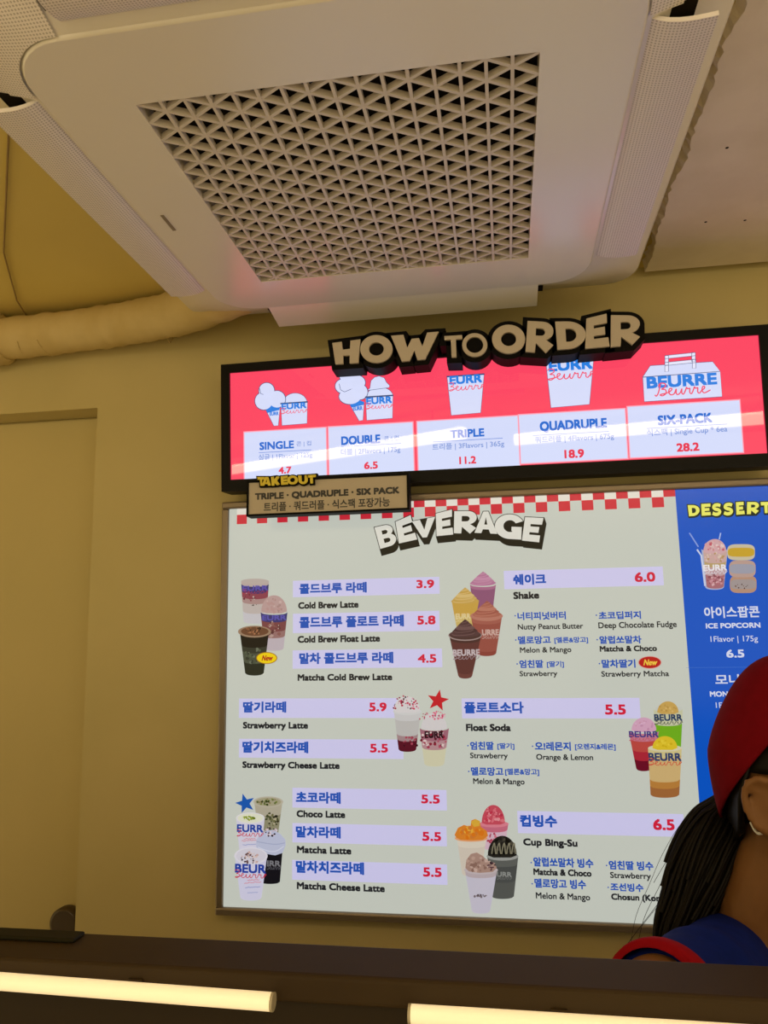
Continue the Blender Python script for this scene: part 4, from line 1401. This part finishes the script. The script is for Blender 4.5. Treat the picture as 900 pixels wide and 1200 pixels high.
# t-shirt
mb = MB()
for p, (a_, b_, c_) in zip([NK - hf * .022 + V((0, 0, -.100)), CH - hf * .008, (CH + PEL) / 2, PEL + V((0, 0, .02))], ((.092, .13, .058), (.118, .17, .15), (.112, .15, .16), (.125, .172, .13))):
    mb.ell(p, (a_, b_, c_), shirt_m, 28, 16, ax_head)
sr2 = [NK + hr * .035 - hf * .034 + V((0, 0, -.036)), NK + hr * .10 - hf * .012 + V((0, 0, -.028)), SR + V((0, 0, -.004)), CF_]
mb.tube(sr2, [.052, .056, .060, .052], shirt_m, 20)
mb.ell(SR, (.060, .060, .060), shirt_m, 20, 12)
sl_end = SL + (EL - SL) * .5
mb.tube([NK - hr * .04 + V((0, 0, -.048)), NK - hr * .11 + V((0, 0, -.046)), SL, sl_end], [.052, .056, .060, .056], shirt_m, 20)
mb.ell(SL, (.060, .060, .060), shirt_m, 20, 12)
shirt = remeshed(mb, 't_shirt', person, .006, shirt_m, 3)
tag(shirt, 'navy blue t-shirt')


def band(p, d, r, wd, t, m, name, par, ry=None):
    """cloth band around an axis"""
    d = d.normalized(); a = d.orthogonal().normalized(); b = d.cross(a); mb = MB(); n = 36; loops = []
    for (k, rr) in ((-.5, r - t), (-.5, r + t * .6), (-.2, r + t), (.2, r + t), (.5, r + t * .6), (.5, r - t)):
        loops.append([p + d * wd * k + (a * math.cos(2 * PI * i / n) + b * math.sin(2 * PI * i / n)) * rr for i in range(n)])
    ring(mb, loops, m)
    return mb.build(name, par)


tag(band(CF_ - (CF_ - SR).normalized() * .004, CF_ - SR, .053, .024, .004, trim_red, 'sleeve_trim', shirt), 'red sleeve trim')
tag(band(sl_end, sl_end - SL, .058, .024, .004, trim_red, 'sleeve_trim', shirt), 'red sleeve trim')
band(NK + hf * .004 + V((0, 0, -.020)), hf * .32 + V((0, 0, 1)), .069, .016, .006, shirt_m, 'neck_band', shirt)

# trousers and shoes
mb = MB()
mb.ell(PEL + V((0, 0, -.06)), (.125, .172, .12), trouser_m, 24, 14, ax_head)
for s_ in (1, -1):
    hp = PEL + hr * .085 * s_ + V((0, 0, -.05)); kn = V((hp.x + .02, hp.y - .01, .48)); an = V((hp.x, hp.y, .10))
    mb.tube([hp, (hp + kn) / 2, kn, an], [.098, .09, .075, .062], trouser_m, 20)
remeshed(mb, 'trousers', person, .008, trouser_m, 3)
for s_ in (1, -1):
    hp = PEL + hr * .085 * s_
    mb = MB(); mb.ell(V((hp.x, hp.y, .048)) + hf * .05, (.135, .05, .048), shoe_m, 20, 12, ax_head, lambda q: 1 if q.z > -.9 else .98)
    mb.build('shoe', person)

# hair under the cap, parted round the ear
mb = MB(); vs = []; fs = []; nu, nv = 64, 40; idx = {}
def hair_ok(f, r, u):
    if u < -.088 - f * .25: return False
    if f > -.034 and u < -.002 + max(0, f) * .3: return False
    if f > .058: return False
    return True
for j in range(nv + 1):
    th = PI * j / nv
    for i in range(nu):
        a = 2 * PI * i / nu
        q = V((math.sin(th) * math.cos(a), math.sin(th) * math.sin(a), math.cos(th)))
        wv = 1 + .008 * math.sin(a * 23 + th * 4)
        f, r, u = q.x * .094 * wv, q.y * .0755 * wv, q.z * .102
        if u < -.03 and f < 0: f *= 1 - (-.03 - u) * 1.6; r *= 1 - (-.03 - u) * 2.2
        idx[(j, i)] = (f, r, u)
for j in range(nv):
    for i in range(nu):
        c4 = [idx[(j, i)], idx[(j + 1, i)], idx[(j + 1, (i + 1) % nu)], idx[(j, (i + 1) % nu)]]
        m_ = [sum(c[k] for c in c4) / 4 for k in range(3)]
        if hair_ok(*m_):
            n = len(vs); vs += [hd_(*c) for c in c4]; fs.append((n, n + 1, n + 2, n + 3))
mb.add(vs, fs, hair_m, True)
# loose locks in front of and behind the ear
for k in range(26):
    f0 = -.036 - k * .0016
    mb.tube([hd_(f0 + .012, .072 - k * .0006, .012), hd_(f0, .074 - k * .0016, -.03), hd_(f0 * .8 - .014, .066 - k * .0018, -.066), hd_(-.072, .022 - k * .001, -.088)], [.003, .0042, .004, .003], hair_m, 6)
hair = mb.build('hair', person, weld=True)
sol = hair.modifiers.new('thickness', 'SOLIDIFY'); sol.thickness = .004; sol.offset = -1

# ponytail
PT = [(858, 940, 1.03), (848, 962, 1.035), (832, 990, 1.03), (818, 1022, 1.02), (804, 1056, 1.01), (790, 1090, 1.0), (779, 1122, .995)]
PR = [.018, .031, .036, .0365, .032, .026, .014]
mb = MB()
cen = [at(x, y, z) for x, y, z in PT]
cen = [V(p) for p in catmull([tuple(p) for p in cen], 4)]
rr = catmull([(r,) for r in PR], 4)
mb.tube(cen, [r[0] * .86 for r in rr], hair_m, 18)
for k in range(120):
    a = random.uniform(0, 2 * PI); q = random.uniform(.72, 1.04); tw = random.uniform(-.5, .5); pts = []; e0 = random.randint(14, len(cen))
    for i, p in enumerate(cen[:e0]):
        t = (cen[min(i + 1, len(cen) - 1)] - cen[max(i - 1, 0)]).normalized(); x_ = t.cross(V((0, 1, 0))).normalized(); y_ = t.cross(x_)
        aa = a + tw * i / len(cen)
        pts.append(p + (x_ * math.cos(aa) + y_ * math.sin(aa)) * rr[i][0] * q)
    if random.random() < .12:      # a few fly-away hairs
        kf = random.uniform(.3, 1.3); pts = [p + V((-.00007 * i * i, 0, .0001 * i)) * kf for i, p in enumerate(pts)]
        mb.tube(pts, .0003, hair_m, 4)
    else:
        mb.tube(pts, .0026, hair_m, 5)
mb.build('ponytail', person)

# cap
def cap_edge(f):
    return min(.03 + 1.15 * f, .05 + .1 * f)
mb = MB(); nu, nv = 56, 24; loops = []
for i in range(nu):
    a = 2 * PI * i / nu
    # walk down the meridian until it meets the edge; below the widest ring the sides drop almost straight
    def cp(t):
        if t < PI / 2: return .097 * math.sin(t), .01 + .116 * math.cos(t)
        d = (t - PI / 2) * .1
        return .097 - d * d * 1.6, .01 - d
    line = []
    lo_, hi_ = 0.0, PI / 2 + 1.3
    for _ in range(20):
        m_ = (lo_ + hi_) / 2
        r_, u = cp(m_)
        if u > cap_edge(r_ * math.cos(a)): lo_ = m_
        else: hi_ = m_
    for j in range(nv + 1):
        r_, u = cp(lo_ * j / nv)
        t_ = lo_ * j / nv
        k = 1 + .004 * math.cos(a * 6) - .13 * max(0, -math.cos(a + .35)) * max(0, math.sin(2 * min(t_, PI / 2)))
        line.append((r_ * math.cos(a) * k, r_ * math.sin(a) * k * .84, u))
    loops.append(line)
vs = [hd_(*loops[i][j]) for i in range(nu) for j in range(nv + 1)]
fs = [(i * (nv + 1) + j, i * (nv + 1) + j + 1, ((i + 1) % nu) * (nv + 1) + j + 1, ((i + 1) % nu) * (nv + 1) + j) for i in range(nu) for j in range(nv)]
mb.add(vs, fs, cap_m, True)
cap = mb.build('cap', person, weld=True)
tag(cap, 'dark red cap')
sol = cap.modifiers.new('thickness', 'SOLIDIFY'); sol.thickness = .003; sol.offset = 1
mb = MB(); vs = []; n = 16
for j in range(5):
    for i in range(n + 1):
        a = math.radians(-62 + 124 * i / n)
        ext = j / 4 * .07 * math.cos(a * 1.2)
        vs.append(hd_(.097 * math.cos(a) * .98 + ext, .082 * math.sin(a), .056 - .012 * (j / 4) + .006 * math.cos(a) - .02 * abs(math.sin(a)) * (j / 4)))
mb.add(vs, [(j * (n + 1) + i, j * (n + 1) + i + 1, (j + 1) * (n + 1) + i + 1, (j + 1) * (n + 1) + i) for j in range(4) for i in range(n)], cap_m, True)
br = mb.build('cap_brim', cap)
sol = br.modifiers.new('thickness', 'SOLIDIFY'); sol.thickness = .004
mb = MB(); mb.ell(hd_(0, 0, .127), (.007, .007, .004), cap_m, 12, 8); mb.build('cap_button', cap)

# face mask and its ear loop
mb = MB(); vs = []; n = 20; m_ = 10
for j in range(m_ + 1):
    for i in range(n + 1):
        a = math.radians(-78 + 156 * i / n); u = -.038 - .082 * j / m_
        bul = 1 + .10 * math.sin(PI * j / m_) * math.cos(a)
        vs.append(hd_(.022 + .076 * math.cos(a) * bul - (.02 * max(0, j / m_ - .6)), .067 * math.sin(a) * (1 - .25 * j / m_), u))
mb.add(vs, [(j * (n + 1) + i, j * (n + 1) + i + 1, (j + 1) * (n + 1) + i + 1, (j + 1) * (n + 1) + i) for j in range(m_) for i in range(n)], mask_m, True)
fm = mb.build('face_mask', person, weld=True)
sol = fm.modifiers.new('thickness', 'SOLIDIFY'); sol.thickness = .0025; sol.offset = 1
for s_ in (1, -1):
    mb = MB()
    mb.tube([hd_(*p) for p in catmull([(-.028, s_ * .072, -.054), (-.020, s_ * .076, -.063), (-.010, s_ * .075, -.062), (.002, s_ * .070, -.072), (.014, s_ * .064, -.088), (.028, s_ * .060, -.104)], 4)], .0016, mask_m, 8)
    tag(mb.build('ear_loop', fm), 'white elastic ear loop')

# =====================================================================================
# COUNTER SCREEN IN FRONT WITH ITS STRIP LIGHTS
# =====================================================================================
case_m = noise_colour(mat('dark_brown_counter', (.04, .025, .011), .6, 0, .15), (.036, .022, .010), (.044, .028, .012), 6.0)
face_m = mat('dark_brown_fascia', (.018, .011, .005), .45, 0, .2)
case = empty('display_counter', (0, .67, 0), 'dark brown counter screen with flat top rail across the bottom of the picture', 'counter')
ZT = EYE.z + (at(450, 1109, .70).z - EYE.z)
mb = MB(); mb.box2((-1.8, .638, ZT - .022), (1.8, .70, ZT), case_m); bevel(mb.build('top_rail', case), .004, 3)
mb = MB(); mb.box2((-1.8, .645, .95), (1.8, .69, ZT - .022), face_m); mb.build('fascia', case)
mb = MB(); mb.box2((-1.8, .60, .08), (1.8, .70, .95), case_m); bevel(mb.build('cabinet', case), .004, 2)
mb = MB(); mb.box2((-1.8, .62, 0), (1.8, .69, .08), face_m); mb.build('plinth', case)

tube_m = mat('warm_light_strip', (.8, .75, .6), .3, 0, .5, (1.0, .76, .42), .62)
cap_w = mat('clear_end_cap', (.45, .4, .3), .2)
for (pa, pz, xa, xb, lab) in (((0, 1150), (318, 1174), None, 'r', 'left warm white strip light on the counter front, ending left of centre'),
                             ((482, 1188), (767, 1206), 'l', None, 'right warm white strip light on the counter front, starting at centre')):
    p, q = at(*pa, .629), at(*pz, .629)
    d = (q - p).normalized()
    if xa is None: p = p - d * .75
    if xb is None: q = q + d * .75
    t = empty('strip_light', (p + q) / 2, lab, 'light', 'strip lights on the counter front')
    mb = MB(); mb.tube([p, q], .0066, tube_m, 20); mb.build('diffuser', t)
    for e, s_ in ((p, -1), (q, 1)):
        mb = MB(); mb.tube([e, e + d * s_ * .0022], .0069, cap_w, 20); mb.build('end_cap', t)
    for k in (.12, .88):
        mb = MB(); c_ = p + (q - p) * k; mb.box((c_.x, .6366, c_.z), (.012, .0026, .012), case_m); mb.build('clip', t)

# round dark fitting low in the recess and a lid on the counter
mb = MB()
c_ = at(80, 1079, 1.815)
mb.tube([(c_.x, 1.822, c_.z), (c_.x, 1.815, c_.z), (c_.x, 1.795, c_.z), (c_.x, 1.792, c_.z)], [.034, .036, .036, .030], mat('dark_brown_fitting', (.05, .03, .012), .4), 28)
rf = empty('round_fitting', (c_.x, 1.825, c_.z), 'dark brown round fitting in the wall recess just above the counter', 'fitting')
o = mb.build('disc', rf)
mb = MB(); mb.tube([(c_.x, 1.827, c_.z), (c_.x, 1.82, c_.z)], .03, black_m, 20); mb.build('mounting_plate', rf)
mb = MB(); p = at(30, 1084, .685)
mb.box((p.x, .683, ZT + .002), (.11, .02, .004), mat('olive_dark_lid', (.016, .014, .006), .6, 0, .1))
ld = mb.build('dark_lid', None); bevel(ld, .003, 3)
tag(ld, 'thin dark olive lid lying on the left end of the counter rail', 'lid')

# =====================================================================================
# LINEAR LAMPS OF THE SHOP (behind the photographer)
# =====================================================================================
lamp_m = mat('shop_lamp_diffuser', (.8, .8, .8), .3, 0, .5, (1.0, .80, .52), 13.0)
lab = ('linear ceiling lamp hanging behind the camera on the left', 'linear ceiling lamp hanging behind the camera on the right')
for i, (a, b) in enumerate((((-1.75, -1.37), (-.16, -.24)), ((.08, -.60), (1.5, -.22)))):
    za = 2.40
    p, q = V((*a, za)), V((*b, za)); d = (q - p).normalized()
    t = empty('linear_lamp', (p + q) / 2, lab[i], 'lamp', 'linear lamps of the shop')
    mb = MB(); mb.tube([p, q], .028, lamp_m, 16); mb.build('diffuser', t)
    mb = MB(); mb.box(((p + q) / 2 + V((0, 0, .036))), ((q - p).length, .05, .016), white_m, Matrix.Rotation(math.atan2(d.y, d.x), 3, 'Z')); mb.build('housing', t)
    for k in (.1, .9):
        c_ = p + (q - p) * k
        mb = MB(); mb.tube([c_ + V((0, 0, .03)), V((c_.x, c_.y, ZC + .03))], .003, black_m, 8); mb.build('hanger', t)
